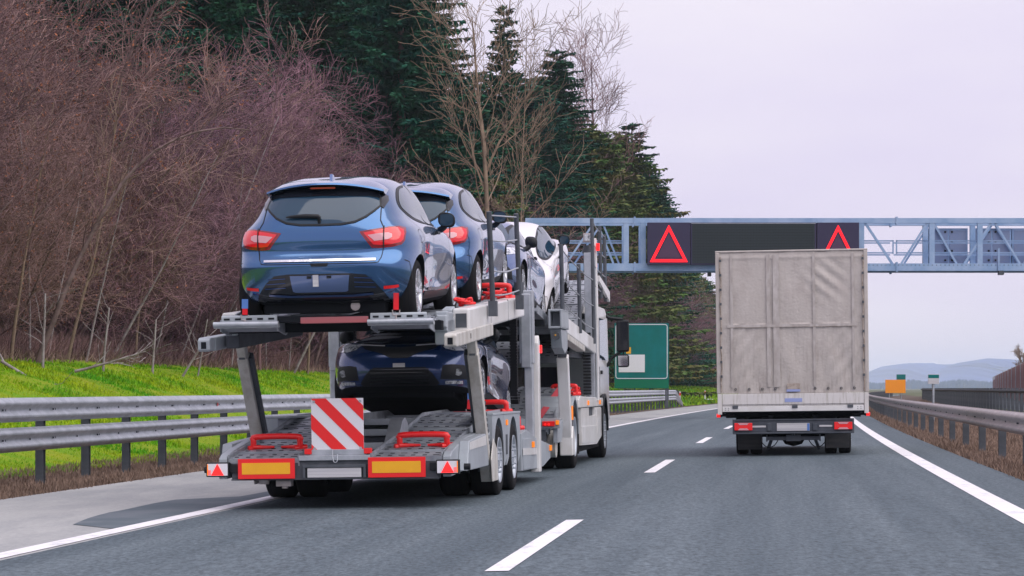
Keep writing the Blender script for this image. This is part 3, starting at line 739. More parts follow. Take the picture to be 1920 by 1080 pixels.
    def spoiler(b):
        xs = np.linspace(-.57, .57, 25); V = []; n = 6
        for x in xs:
            e = (abs(x) / .57) ** 3; base = proj((x, .02 + .05 * e), 'top', .004)
            tip = Vector((x * 1.0, -.335 + .12 * e, 1.372 - .075 * (abs(x) / .57) ** 2.2 - .01))
            mid = base.lerp(tip, .5) + Vector((0, 0, .012))
            V += [base, mid, tip + Vector((0, .012, .006)), tip - Vector((0, 0, .012)), tip + Vector((0, .05, -.030)), base + Vector((0, -.18, -.050))]
        fs = []
        for i in range(len(xs) - 1):
            for k in range(n): k2 = (k + 1) % n; fs.append((i * n + k, i * n + k2, (i + 1) * n + k2, (i + 1) * n + k))
        fs += [list(range(n)), [len(V) - n + k for k in range(n)][::-1]]
        b.add(V, fs, 0, True)
    mk('spoiler', spoiler, 'blue'); S['spoiler'].set_sharp_from_angle(angle=R(40))
    def shadeband(b):  # top strip paints the spoiler's shadow on the glass; corner pieces are black trim
        patch(b, [(-.535, 1.205), (-.44, 1.225), (0, 1.238), (.44, 1.225), (.535, 1.205), (.505, 1.258), (.44, 1.292), (.22, 1.318), (0, 1.323), (-.22, 1.318), (-.44, 1.292), (-.505, 1.258)], 'rear', .009)
        for s in (-1, 1): patch(b, (lambda p: p if s == 1 else mirx(p))([(.530, 1.26), (.585, 1.23), (.60, 1.18), (.575, 1.11), (.552, 1.13), (.54, 1.20)]), 'rear', .008)
    mk('spoiler_shade_trim', shadeband, 'blackgl')
    mk('brake_light', lambda b: b.box(-.12, .12, -.325, -.29, 1.310, 1.326), 'taildark')
    mk('antenna', lambda b: b.prism([(.12, 1.395), (.30, 1.41), (.24, 1.43), (.19, 1.455), (.15, 1.46)], 'x', -.014, .014), 'navygrey')
    # front end
    def frontlines(b):
        strip(b, [(-.80, .82), (-.62, .775), (-.43, .745), (-.2, .722), (0, .715), (.2, .722), (.43, .745), (.62, .775), (.80, .82)], .009, 'front', .003)
        patch(b, [(-.46, .712), (-.2, .692), (0, .684), (.2, .692), (.46, .712), (.40, .66), (.20, .60), (.10, .545), (-.10, .545), (-.20, .60), (-.40, .66)], 'front', .004)
        patch(b, [(-.46, .26), (-.38, .37), (-.30, .44), (.30, .44), (.38, .37), (.46, .26), (.42, .235), (-.42, .235)], 'front', .004)
    mk('front_grille', frontlines, 'black')
    def fbars(b):
        strip(b, [(-.47, .718), (-.3, .705), (-.18, .697)], .014, 'front', .009); strip(b, [(.47, .718), (.3, .705), (.18, .697)], .014, 'front', .009)
    mk('grille_trim', fbars, 'whiteref')
    def slats(b):
        for k in range(5): strip(b, [(-.34, .265 + k * .038), (.34, .265 + k * .038)], .009, 'front', .008)
    mk('grille_slats', slats, 'blackgl')
    mk('front_badge', lambda b: patch(b, [(-.07, .485), (.07, .485), (.07, .440), (-.07, .440)], 'front', .012), 'plate')
    mk('windscreen', lambda b: patch(b, sm2([(-.60, .985), (0, .995), (.60, .985), (.56, 1.12), (.47, 1.27), (.38, 1.335), (0, 1.36), (-.38, 1.335), (-.47, 1.27), (-.56, 1.12)], 3), 'front', .006), 'glass')
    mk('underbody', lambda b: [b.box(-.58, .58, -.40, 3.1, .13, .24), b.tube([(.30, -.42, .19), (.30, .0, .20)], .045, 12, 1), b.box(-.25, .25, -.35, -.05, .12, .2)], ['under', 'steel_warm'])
    # door mirror (housing + glass)
    def mirror(s):
        bm = bmesh.new(); bmesh.ops.create_uvsphere(bm, u_segments=20, v_segments=12, radius=1)
        for v in bm.verts:
            c = v.co; px = math.copysign(abs(c.x) ** .7, c.x); pz = math.copysign(abs(c.z) ** .75, c.z); py = c.y if c.y > 0 else max(c.y, -.25) * .6
            v.co = Vector((s * (.885 + px * .088), 1.90 + py * .085 + .02 * px, 1.0 + pz * .078 - .012 * px))
        me = bpy.data.meshes.new('m'); bm.to_mesh(me); bm.free(); b = MB()
        b.add([v.co[:] for v in me.vertices], [list(p.vertices) for p in me.polygons], 0, True)
        b.tube([(s * .79, 1.96, .885), (s * .84, 1.94, .915), (s * .87, 1.92, .96)], [.040, .034, .045], 8)
        gl = MB(); gl.prism([(s * (.885 + .074 * math.copysign(abs(math.cos(t)) ** .6, math.cos(t))), 1.0 + .060 * math.copysign(abs(math.sin(t)) ** .7, math.sin(t))) for t in np.linspace(0, 2 * PI, 24, endpoint=False)], 'y', 1.873, 1.880)
        return b.mesh('mirror', 'black'), gl.mesh('mirror_glass', 'glass')
    S['mR'], S['mgR'] = mirror(1); S['mL'], S['mgL'] = mirror(-1)
    # wheel pointing to +X
    b = MB(); b.lathe([(-.10, .20), (-.10, .275), (-.088, .298), (-.065, .309), (.065, .309), (.088, .298), (.10, .275), (.103, .25), (.094, .217), (.07, .214), (-.08, .205)], (0, 0, 0), 40)
    for gx_ in (-.04, 0, .04): b.lathe([(gx_ - .004, .3092), (gx_ + .004, .3092)], (0, 0, 0), 40, 1)
    S['tyre'] = b.mesh('tyre', ['rubber', 'slot'])
    b = MB(); b.lathe([(.094, .219), (.100, .214), (.088, .203), (.05, .195), (-.05, .19)], (0, 0, 0), 40)
    for k in range(5):
        for dt in (-.17, .17):
            a = 2 * PI * k / 5 + dt; a2 = 2 * PI * k / 5 + dt * .55
            b.beam((.070, .045 * math.cos(a2), .045 * math.sin(a2)), (.088, .200 * math.cos(a), .200 * math.sin(a)), .030, .026, up=(1, 0, 0))
    b.lathe([(.0, .055), (.078, .052), (.090, .035), (.090, .0001)], (0, 0, 0), 20)
    S['rim'] = b.mesh('rim', 'rim')
    b = MB(); b.lathe([(.01, .19), (.012, .0001)], (0, 0, 0), 28); b.lathe([(.02, .13), (.03, .128), (.03, .05)], (0, 0, 0), 28, 1); S['brake'] = b.mesh('brake', ['slot', 'steel_warm'])
car_meshes()
def recolor(me, src, dst):
    m2 = me.copy()
    for i, m_ in enumerate(m2.materials):
        if m_ and m_ == M[src]: m2.materials[i] = M[dst]
    return m2
def hatch(name, label, mtx, paint, group=None, rear_detail=True):
    root = empty(name, mtx, label, 'car', group); S = CAR
    L_ = lambda n, k, p=root: linkmesh(n, S[k], p)
    body = linkmesh('body', recolor(BODY, 'blue', paint), root)
    sp = linkmesh('spoiler', recolor(S['spoiler'], 'blue', paint), root); linkmesh('brake_light', S['brake_light'], sp)
    rw = L_('rear_window', 'rear_window'); L_('window_seal', 'window_seal', rw); L_('shade_trim_band', 'spoiler_shade_trim', rw); L_('wiper', 'wiper', rw)
    L_('windscreen', 'windscreen'); L_('panel_gaps', 'rear_lines'); L_('rear_trim_strip', 'rear_trim'); 
    df = L_('rear_diffuser', 'diffuser'); L_('plate_recess', 'plate_recess', df); L_('plate_clip', 'plate_clip', df)
    if rear_detail: L_('tow_eye_cover', 'tow_tag', df)
    L_('antenna', 'antenna'); L_('underbody', 'underbody')
    gr = L_('front_grille', 'front_grille'); L_('grille_slats', 'grille_slats', gr); L_('grille_trim', 'grille_trim', gr); L_('front_badge', 'front_badge', gr)
    for s in 'RL':
        t = L_('side_trim', 'trim' + s); L_('side_window', 'rg' + s, t); L_('side_window', 'fg' + s, t)
        t = L_('tail_light', 'tl' + s); L_('lens', 'tle' + s, t); L_('reflector', 'refl' + s)
        L_('headlight', 'hl' + s); t = L_('fog_lamp_surround', 'fo' + s); L_('fog_lamp', 'fl' + s, t); L_('running_light', 'drl' + s)
        L_('door_handle', 'handle' + s); L_('panel_gaps', 'lines' + s); L_('sill_trim', 'sill' + s)
        t = L_('door_mirror', 'm' + s); L_('mirror_glass', 'mg' + s, t)
    for y in (0, 2.59):
        for s in (1, -1):
            w = L_('wheel', 'tyre'); w.location = (s * .755, y, .309)
            if s < 0: w.rotation_euler.z = PI
            r_ = L_('rim', 'rim', w); r_.rotation_euler.x = random.Random(y + s).uniform(0, 1.2); L_('brake_disc', 'brake', w)
    return root

# ------------------------------------------------------------------ transporter frame: X right, Y forward (from the rear bumper), Z up
TH, TR = math.atan(.116), SLOPE
TO = Vector((-1.712, 24.25, SLOPE * (-1.712 - cx(24.25))))
TM = Matrix.Translation(TO) @ Matrix.Rotation(-TH, 4, 'Z') @ Matrix.Rotation(-TR, 4, 'Y')
def on_t(v, u, w, pitch=0, back=False, yaw=0):
    return TM @ Matrix.Translation((v, u, w)) @ Matrix.Rotation((PI if back else 0) + R(yaw), 4, 'Z') @ Matrix.Rotation(R(pitch), 4, 'X')
G_UP = None
hatch('hatchback_car', 'steel blue hatchback nearest the camera, rearmost on the upper deck', on_t(-.01, .08, 1.785, 3.7, yaw=.4), 'blue', 'cars loaded on the transporter')
hatch('hatchback_car', 'steel blue hatchback second in the row, ahead of the nearest one on the upper deck', on_t(0, 4.56, 2.075, 5.0), 'blue', 'cars loaded on the transporter')
hatch('hatchback_car', 'dark blue hatchback facing backwards between the second blue car and the white car', on_t(-.04, 12.1, 1.99, 5.2, True), 'navygrey', 'cars loaded on the transporter')
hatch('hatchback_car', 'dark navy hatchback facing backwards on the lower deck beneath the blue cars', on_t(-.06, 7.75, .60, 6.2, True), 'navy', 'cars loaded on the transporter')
hatch('hatchback_car', 'white car with its nose raised above the transporter cab', on_t(-.10, 13.9, 2.02, 14.5) @ Matrix.Diagonal((1.02, 1.04, 1.02, 1)), 'carwhite', 'cars loaded on the transporter', False)

def big_wheel(r, wd, dual):
    b = MB(); h = wd / 2
    b.lathe([(-h, r * .62), (-h, r * .9), (-h + .015, r * .975), (-h + .04, r), (h - .04, r), (h - .015, r * .975), (h, r * .9), (h + .002, r * .75), (h - .012, r * .625), (h - .05, r * .62), (-h + .02, r * .6)], (0, 0, 0), 44)
    for k in range(4):
        x = -h + wd * (k + 1) / 5; b.lathe([(x - .006, r + .0005), (x + .006, r + .0005)], (0, 0, 0), 44, 1)
    ty = b.mesh('tyre', ['rubber', 'slot']); b = MB()
    if dual: b.lathe([(h - .012, r * .63), (h - .0, r * .615), (h - .02, r * .59), (h - .11, r * .55), (h - .13, r * .42), (h - .13, r * .30), (h - .06, r * .28), (h - .02, r * .25), (h - .02, .0001)], (0, 0, 0), 36)
    else: b.lathe([(h - .012, r * .66), (h + .002, r * .645), (h - .02, r * .61), (h - .05, r * .57), (h - .055, r * .42), (h - .055, r * .34), (h - .02, r * .30), (h - .005, r * .20), (h - .005, .0001)], (0, 0, 0), 36)
    for k in range(10):
        a = 2 * PI * k / 10; b.tube([(h - (.13 if dual else .03), r * .35 * math.cos(a), r * .35 * math.sin(a)), (h - (.10 if dual else -.01), r * .35 * math.cos(a), r * .35 * math.sin(a))], .014, 6)
    return ty, b.mesh('rim', 'truckrim')
TW = big_wheel(.375, .29, False); TD = big_wheel(.455, .29, True); TF = big_wheel(.44, .29, False)
def put_wheel(root, W, x, y, r):
    w = linkmesh('wheel', W[0], root); w.location = (x, y, r)
    if x < 0: w.rotation_euler.z = PI
    linkmesh('rim', W[1], w); return w
def mirv(b):  # mirrored copy of a builder in X
    c = MB(); c.v = [(-x, y, z) for x, y, z in b.v]; c.f = b.f; c.m = b.m; c.sm = b.sm; return c
def track(b, v0, v1, pts, th=.05, slot_rows=True, seed=0):
    """perforated wheel track following (u,w) points: sheet with side flanges, ribs and rows of slots"""
    for (u0, w0), (u1, w1) in zip(pts[:-1], pts[1:]):
        L_ = math.hypot(u1 - u0, w1 - w0); a = math.atan2(w1 - w0, u1 - u0)
        mt = Matrix.Translation((0, u0, w0)) @ Matrix.Rotation(a, 4, 'X')
        b.box(v0, v1, 0, L_, -th, 0, 0, mt); b.box(v0 - .012, v0, 0, L_, -th - .03, .035, 0, mt); b.box(v1, v1 + .012, 0, L_, -th - .03, .035, 0, mt)
        n = max(1, int(L_ / .16)); nv = max(3, int((v1 - v0) / .11))
        for i in range(n):
            y = L_ * (i + .5) / n
            if i % 3 == 2: b.box(v0, v1, y - .014, y + .014, 0, .014, 0, mt)
            else:
                for k in range(nv):
                    x = v0 + (v1 - v0) * (k + .5) / nv
                    if (k + i // 3) % 3 == 2: b.box(x - .030, x + .030, y - .012, y + .012, -.004, .003, 1, mt)
                    else: b.box(x - .020, x + .020, y - .022, y + .022, -.004, .003, 1, mt)
def chock(label, v0, v1, u, w, pitch=0, h=.13):
    m = TM @ Matrix.Translation(((v0 + v1) / 2, u, w)) @ Matrix.Rotation(R(pitch), 4, 'X')
    root = empty('wheel_chock', m, label, 'wheel chock', 'red wheel chocks on the transporter decks'); hw = (v1 - v0) / 2
    b = MB(); b.tube(cr([(-hw, .0, .02), (-hw, .0, h * .7), (-hw + .03, 0, h), (hw - .03, 0, h), (hw, 0, h * .7), (hw, .0, .02)], 4), .030, 10); b.build('bar', 'red', root)
    for s in (-1, 1):
        b = MB(); b.tube([(s * hw - .05, -.03, .018), (s * hw + .06, .04, .018)], .028, 8); b.tube([(s * hw - .01, -.02, .03), (s * hw - s * .12, .05, .02), (s * hw - s * .2, .04, .022)], [.024, .018, .012], 8); b.build('foot', 'red', root)
    return root
def strap(label, p, q, blue=False, m_='strap', w_=.05):
    P, Q = TM @ Vector(p), TM @ Vector(q); root = empty('lashing_strap', Matrix.Translation(P), label, 'strap', 'lashing straps holding the loaded cars')
    d = Q - P; b = MB(); b.beam((0, 0, 0), d, .006, w_, up=(1, .1, 0)) if abs(d.z) > .9 * d.length * .2 else b.beam((0, 0, 0), d, w_, .006)
    b.build('webbing', m_, root)
    b = MB(); e = d; b.tube([e + Vector((-.035, 0, .0)), e + Vector((-.03, 0, -.05)), e + Vector((.03, 0, -.05)), e + Vector((.035, 0, 0))], .006, 6); b.tube([e + Vector((0, 0, -.05)), e + Vector((0, 0, -.10))], .009, 6); b.build('hook', 'steel_warm', root)
    if blue: b = MB(); c = d * .25; b.box(c.x - .03, c.x + .03, c.y - .012, c.y - .002, c.z - .045, c.z + .045); b.build('label_tag', 'bluecloth', root)
def trailer():
    root = empty('car_trailer', TM.copy(), 'grey and white two deck car transport trailer carrying three hatchbacks', 'trailer')
    P = lambda n, b, m_, p=root, bev=.004: b.build(n, m_, p, bev)
    ramp = [(0.02, .50), (1.0, .60), (2.2, .72), (3.4, .86), (5.3, .88), (6.6, .70), (7.6, .60), (8.2, .58)]
    for s in (-1, 1):
        b = MB(); v0, v1 = (.36, 1.04) if s > 0 else (-1.04, -.36); track(b, v0, v1, ramp, .05); P('lower_track', b, ['deck', 'slot'], bev=0)
        b = MB()  # outer edge of the lower deck
        poly = [(0, .30), (0, .50), (.10, .54), (.55, .60), (1.1, .655), (2.3, .70), (2.3, .34), (1.2, .335)]
        b.prism(poly, 'x', s * 1.06, s * 1.14); b.prism([(.45, .34), (.6, .63), (1.15, .655), (2.25, .69), (2.25, .34)], 'x', s * 1.141, s * 1.24); P('side_panel', b, 'greypaint', bev=.008)
        b = MB(); b.prism([(.62, .54), (.64, .615), (1.9, .66), (1.9, .56)], 'x', s * 1.2405, s * 1.245); P('reflective_stripe', b, 'white', bev=0)
        # mudguards over the two wheels
        b = MB()
        for yc, ya, yb in ((2.92, 2.36, 3.60), (4.27, 3.60, 4.95)):
            arc = []; 
            for k in range(17):
                t = PI * (1 - k / 16); arc.append((yc + .445 * math.cos(t), .385 + .445 * math.sin(t)))
            top = .86; 
            for k in range(16):
                a0, a1 = arc[k], arc[k + 1]; b.prism([a0, a1, (max(ya, min(yb, a1[0])), top), (max(ya, min(yb, a0[0])), top)], 'x', s * 1.05, s * 1.255)
            for xa, xb in ((ya, yc - .445), (yc + .445, yb)): b.prism([(xa, .30), (xb, .385), (xb, .86), (xa, .86)], 'x', s * 1.05, s * 1.255) if xb > xa else None
        b.box(min(s * .95, s * 1.262), max(s * .95, s * 1.262), 2.36, 4.95, .861, .885)
        P('mudguard', b, 'greypaint', bev=.004)
        b = MB(); b.box(min(s * 1.2555, s * 1.27), max(s * 1.2555, s * 1.27), 3.55, 3.66, .74, .80); P('side_marker', b, 'amber', bev=.003)
        b = MB(); b.box(min(s * 1.2555, s * 1.262), max(s * 1.2555, s * 1.262), 3.52, 3.66, .42, .64); P('guard_vent', b, 'steel_dark', bev=.003)
        # front lower body
        b = MB(); b.prism([(4.96, .19), (4.96, .62), (5.5, .66), (6.6, .54), (8.3, .42), (8.3, .25), (7.4, .17), (6.7, .17)], 'x', s * .98, s * 1.265)
        b.prism([(5.1, .20), (5.1, .56), (5.9, .55), (5.9, .19)], 'x', s * 1.2655, s * 1.272); P('side_skirt', b, 'greypaint', bev=.008)
        b = MB(); b.prism([(5.05, .37), (5.05, .45), (6.55, .42), (6.55, .34)], 'x', s * 1.2725, s * 1.276); P('reflective_stripe', b, 'white', bev=0)
        for u, w in ((6.15, .47), (8.22, .38)):
            b = MB(); b.box(min(s * 1.266, s * 1.29), max(s * 1.266, s * 1.29), u - .06, u + .06, w - .035, w + .035); P('side_marker', b, 'amber', bev=.003)
        # fold-down rear strut leg
        b = MB(); q0, q1 = Vector((s * 1.19, 2.33, .20)), Vector((s * 1.19, 1.36, 1.52)); b.beam(q0, q1, .125, .11, up=(1, 0, 0)); 
        b.prism([(2.15, .17), (2.65, .17), (2.60, .50), (2.28, .62), (2.08, .40)], 'x', s * 1.262, s * 1.275)
        b.beam(q1 + Vector((0, .10, -.13)), q1 + Vector((0, -.12, .16)), .12, .09, up=(1, 0, 0)); lg = P('strut_leg', b, 'offwhite', bev=.012)
        b = MB(); e = Vector((-s * .075, .03, 0)); b.beam(q0 + e + Vector((0, 0, .1)), q1 + e, .10, .035, up=(1, 0, 0)); P('rack_rail', b, 'steel_dark', lg, 0)
        b = MB(); b.tube([q1, q1 + Vector((s * -.01, -.07, .22))], .04, 10); b.box(s * 1.19 - .03, s * 1.19 + .03, 1.30, 1.44, 1.48, 1.58); P('strut_rod', b, 'steel_dark', lg, 0)
        b = MB()
        for k in range(22):
            p = q0.lerp(q1, (k + .5) / 22); b.box(p.x - .055, p.x + .055, p.y + .085, p.y + .125, p.z - .018 + .05, p.z + .018 + .05)
        P('rack_teeth', b, 'steel_dark', lg, 0)
        # upper deck beam and slider
        mt = Matrix.Translation((0, .70, 1.82)) @ Matrix.Rotation(math.atan2(.30, 4.94), 4, 'X')
        b = MB(); x0, x1 = sorted((s * 1.08, s * 1.25)); b.box(x0, x1, 0, 4.95, -.12, .12, 0, mt)
        bm_ = P('upper_beam', b, 'white', bev=.02)
        b = MB()
        for y in (1.72, 3.3): b.box(x0 - .001, x1 + .0015, y, y + .012, -.1215, .1215, 0, mt)
        b.box(x0 + .03, x1 - .03, -.006, .002, -.07, .07, 0, mt); P('beam_joint', b, 'steel_dark', bm_, 0)
        mt2 = Matrix.Translation((0, -.32, 1.60)) @ Matrix.Rotation(math.atan2(.17, 2.8), 4, 'X')
        x0, x1 = sorted((s * 1.13, s * 1.26)); b = MB()
        b.box(x0, x1, .22, 2.85, -.065, .07, 0, mt2); b.prism([(0, -.05), (0, .05), (.05, .07), (.24, .07), (.24, -.055), (.05, -.065)], 'x', x0 + .005, x1 - .005, 0, mt2)
        sl = P('slider_arm', b, 'offwhite' if s > 0 else 'greypaint', bev=.012)
        b = MB(); b.box(x0 + .04, x1 - .04, -.004, .03, -.035, .03, 0, mt2); b.box(x1 - .001 if s > 0 else x0 - .004, x1 + .004 if s > 0 else x0 + .001, 1.0, 1.02, -.02, .03, 0, mt2); P('arm_hole', b, 'slot', sl, 0)
        b = MB(); x0, x1 = sorted((s * .97, s * 1.10)); b.box(x0, x1, .22, 3.4, -.16, .08, 0, Matrix.Translation((0, .0, 1.72)) @ Matrix.Rotation(R(3.5), 4, 'X')); P('inner_beam', b, 'steel_dark' if s < 0 else 'greypaint', bev=.01)
        # hinge block between track and beam
        b = MB(); x0, x1 = sorted((s * .98, s * 1.10)); b.box(x0, x1, .20, .62, 1.70, 1.90); b.box(x0 + (.02 if s > 0 else 0), x1, .12, .2, 1.74, 1.86); b.prism([(.62, 1.66), (.62, 1.93), (.9, 1.97), (.9, 1.70)], 'x', x0, s * 1.079); P('hinge_block', b, 'greypaint', bev=.012)
        b = MB(); b.tube([(s * 1.03, .10, 1.79), (s * 1.03, .13, 1.79)], .025, 12); P('hinge_bolt', b, 'black', bev=0)
        # upper tracks with wheel wells
        up = [(-.42, 1.825), (-.26, 1.835)]; b = MB(); v0, v1 = sorted((s * .46, s * 1.0))
        up = [(-.40, 1.80), (-.02, 1.765), (.30, 1.86), (1.6, 1.93), (2.4, 1.99), (2.62, 1.935), (2.9, 2.02), (4.2, 2.12), (4.55, 2.075), (4.9, 2.17), (6.8, 2.30), (7.15, 2.28), (7.5, 2.36), (8.0, 2.38)]
        track(b, v0, v1, up, .045); P('upper_track', b, ['deck', 'slot'], bev=0)
        b = MB(); x0, x1 = sorted((s * .45, s * .99)); b.prism([(-.44, 1.80), (-.44, 1.86), (-.425, 1.875), (-.41, 1.875), (-.41, 1.80)], 'x', x0, x1)
        tp = P('end_plate', b, 'greypaint', bev=.004); b = MB()
        for k in range(5):
            xx = x0 + (x1 - x0) * (k + .5) / 5
            b.box(xx - .028, xx + .028, -.444, -.438, 1.83, 1.848)
        P('plate_slot', b, 'slot', tp, 0)
        b = MB(); x0, x1 = sorted((s * .43, s * 1.06)); b.tube([(x0, -.47, 1.79), (x1, -.47, 1.79)], .027, 10); b.box(x0, x1, -.46, -.38, 1.755, 1.785); P('end_tube', b, 'steel', bev=0)
        # telescopic mast near the middle of the trailer
        b = MB(); b.box(s * 1.18 - .085, s * 1.18 + .085, 6.42, 6.62, 1.45, 2.34); b.box(s * 1.20 - .05, s * 1.20 + .05, 6.43, 6.60, .5, 1.45); b.box(s * 1.18 - .06, s * 1.18 + .06, 6.39, 6.42, 1.4, 2.30); ms = P('mast', b, 'steel', bev=.01)
        b = MB(); x0, x1 = sorted((s * 1.19, s * 1.30)); b.prism([(6.66, .12), (6.86, .12), (6.86, 1.72), (6.76, 1.80), (6.70, 1.76), (6.66, 1.70)], 'x', x0, x1); P('mast_cover', b, 'white', ms, .01)
        b = MB(); b.tube([(s * 1.10, 6.45, 2.28), (s * 1.10, 6.45, 2.44)], .06, 12); P('mast_cap', b, 'steel_dark', ms, 0)
        b = MB(); b.box(s * 1.27 - .02 , s * 1.27 + .05, 6.88, 6.94, 1.58, 1.68); P('mast_lamp', b, 'redlit' , ms, .004)
        # cable chain beside the mast
        b = MB(); n = 30
        for k in range(n):
            w = 2.16 - k * .036; b.box(s * 1.0 - .045, s * 1.0 + .045, 6.60, 6.68, w - .014, w + .014)
        for k in range(9):
            t = PI * k / 8; c = (6.74 - .10 * math.cos(t), 1.07 - .10 * math.sin(t)); b.box(s * 1.0 - .045, s * 1.0 + .045, c[0] - .035, c[0] + .035, c[1] - .014, c[1] + .014)
        b.box(s * 1.0 - .035, s * 1.0 + .035, 6.615, 6.665, 1.05, 2.2)
        P('cable_chain', b, 'black', bev=0)
        # guard rail posts and wires of the upper deck
        for u0, w0 in (((2.12, 2.0), (4.62, 2.15)) if s > 0 else ()):
            b = MB(); b.tube([(s * 1.31, u0, w0), (s * 1.31, u0 - .22, w0 + .98)], .028, 10); b.box(s * 1.31 - .045, s * 1.31 + .045, u0 - .05, u0 + .05, w0 - .10, w0 + .06); P('guard_post', b, 'steel_dark', bev=0)
        for f, sag in (((.96, 0), (.70, .015), (.38, .03), (.12, .02)) if s > 0 else ()):
            a, c = Vector((s * 1.31, 2.12 - .22 * f, 2.0 + .98 * f)), Vector((s * 1.31, 4.62 - .22 * f, 2.15 + .98 * f)); m_ = (a + c) / 2 - Vector((0, 0, sag))
            b = MB(); b.tube(cr([a, m_, c], 4), .009, 6); P('guard_wire', b, 'steel', bev=0)
    for x in (-1.14, 1.14):
        for y in (2.92, 4.27): put_wheel(root, TW, math.copysign(1.115, x), y, .375); put_wheel(root, TW, math.copysign(.78, x), y, .375)
    # chassis and axles; wide boxes and long floor plate added to shade the road
    b = MB(); b.box(-.95, .95, .12, 2.35, .30, .42); b.box(-.60, .60, 2.35, 8.1, .30, .55); b.box(-1.03, 1.03, 5.0, 8.0, .24, .45); b.tube([(-1.0, 2.92, .375), (1.0, 2.92, .375)], .07, 10); b.tube([(-1.0, 4.27, .375), (1.0, 4.27, .375)], .07, 10)
    b.beam((0, 8.1, .50), (0, 9.6, .52), .16, .14); b.box(-.95, .95, 8.0, 8.3, .25, .42); P('chassis', b, 'steel_dark')
    b = MB(); b.box(-.34, .34, .16, 8.0, .425, .47); b.box(-1.03, 1.03, 2.3, 2.4, .56, .64); P('shade_floor_plate', b, 'steel_dark')
    b = MB()
    for u, w in ((1.15, .58), (2.3, .70), (3.4, .80), (5.2, .82)): b.beam((-1.03, u, w), (1.03, u, w), .10, .07)
    P('cross_member', b, 'greypaint')
    b = MB(); b.tube([(-.08, .8, .52), (-.08, 1.4, .58)], .05, 12); b.box(-.22, -.18, .6, 1.4, .48, .62); b.box(.0, .04, .6, 1.4, .48, .62); P('winch', b, 'steel')
    b = MB(); b.prism([(1.35, .60), (1.75, .84), (1.9, .86), (2.05, .80), (2.1, .70)], 'x', .26, .40); P('wheel_support', b, 'steel')
    # rear bumper
    b = MB(); b.box(-1.02, 1.02, .0, .14, .285, .30); b.box(-1.02, 1.02, .03, .14, .30, .495); b.box(-.31, .31, -.02, .03, .40, .43); b.box(-.31, -.285, -.02, .03, .30, .40); b.box(.285, .31, -.02, .03, .30, .40)
    P('bumper', b, 'steel_dark')
    b = MB(); b.box(-.35, .35, .0, .1, .47, .52); b.box(-.25, .30, .05, .12, .52, .575); P('bumper_bracket', b, 'steel')
    for s in (-1, 1):
        x0, x1 = (-.945, -.385) if s < 0 else (.335, .895)
        b = MB(); b.box(x0, x1, -.03, -.012, .30, .495); bd = P('reflector_board', b, 'redref', bev=.003)
        b = MB(); b.box(x0 + .04, x1 - .045, -.034, -.0305, .345, .455); P('board_face', b, 'yelref', bd, 0)
        b = MB(); x0, x1 = (-1.255, -1.03) if s < 0 else (1.0, 1.225)
        b.box(x0, x1, -.05, .03, .325, .465); b.box(min(s * .93, s * 1.05), max(s * .93, s * 1.05), .0, .05, .36, .44); tl = P('tail_light', b, 'black', bev=.006)
        b = MB(); b.box(x0 + .012, x1 - .012, -.054, -.0505, .337, .453); P('lens_face', b, 'whiteref', tl, 0)
        cxx = (x0 + x1) / 2; b = MB(); b.prism([(cxx - .062, .340), (cxx + .062, .340), (cxx, .452)], 'y', -.061, -.0545); P('triangle_reflector', b, 'redlit', tl, 0)
        b = MB(); o = x1 - .05 if s > 0 else x0 + .012
        for i in range(4):
            for j in range(4): b.box(o + i * .0095, o + i * .0095 + .006, -.058, -.0545, .345 + j * .0125, .353 + j * .0125)
        P('brake_leds', b, 'redlit', tl, 0)
        b = MB(); o = x1 - .020 if s > 0 else x0 + .012; b.box(o, o + .008, -.060, -.0545, .34, .45); P('indicator', b, 'amber', tl, 0)
        b = MB(); b.tube([(s * 1.25, .12, .39), (s * 1.31, .12, .39)], .032, 12); P('marker_arm', b, 'black', bev=0)
        b = MB(); b.box(s * .6 - .30, s * .6 + .30, .6, .62, .35, .4); P('bumper_rib', b, 'steel_dark', bev=0)
    b = MB(); b.box(-.265, .265, -.012, .0, .305, .398); P('licence_plate', b, 'plate')
    b = MB(); b.box(-.60, -.45, .10, .22, .22, .28); b.tube([(-.52, .15, .26), (-.52, .15, .20)], .03, 8); P('towing_hook', b, 'steel_warm')
    # warning panel with diagonal stripes
    b = MB(); S_ = .515; x0, z0 = -.235, .555; yy = .07; b.box(x0, x0 + S_, yy, yy + .012, z0, z0 + S_); wp = P('warning_panel', b, 'whiteref', bev=.004)
    b = MB(); n = 7; wst = S_ * 2 / n
    for k in (0, 2, 4, 6):
        # stripe: s = x + z between k*wst-.. running from upper left to lower right
        lo, hi = k * wst - wst * .5 + .0, k * wst + wst * .5; lo = max(lo, 0); hi = min(hi, 2 * S_)
        poly = []
        def cutl(c): # line x+z=c inside the square, both ends
            return ((c - S_, S_) if c > S_ else (0, c)), ((S_, c - S_) if c > S_ else (c, 0))
        a0, a1 = cutl(lo); c0, c1 = cutl(hi)
        poly = [a0, c0] + ([(0, S_)] if lo < S_ < hi and False else []) + [c1, a1]
        if lo < S_ < hi: poly = [a0, (0, S_), c0, c1, (S_, 0), a1]
        pp = []
        for p in poly:
            q_ = (x0 + p[0], z0 + p[1])
            if not pp or (abs(pp[-1][0] - q_[0]) + abs(pp[-1][1] - q_[1])) > 1e-6: pp.append(q_)
        if abs(pp[0][0] - pp[-1][0]) + abs(pp[0][1] - pp[-1][1]) < 1e-6: pp.pop()
        b.prism(pp, 'y', yy - .004, yy - .0005)
    b.build('red_stripes', 'redref', wp)
    b = MB()
    for cx_, cz in ((.03, .03), (.485, .03), (.03, .485), (.485, .485)): b.tube([(x0 + cx_, yy - .012, z0 + cz), (x0 + cx_, yy, z0 + cz)], .013, 10)
    b.build('panel_bolt', 'steel', wp)
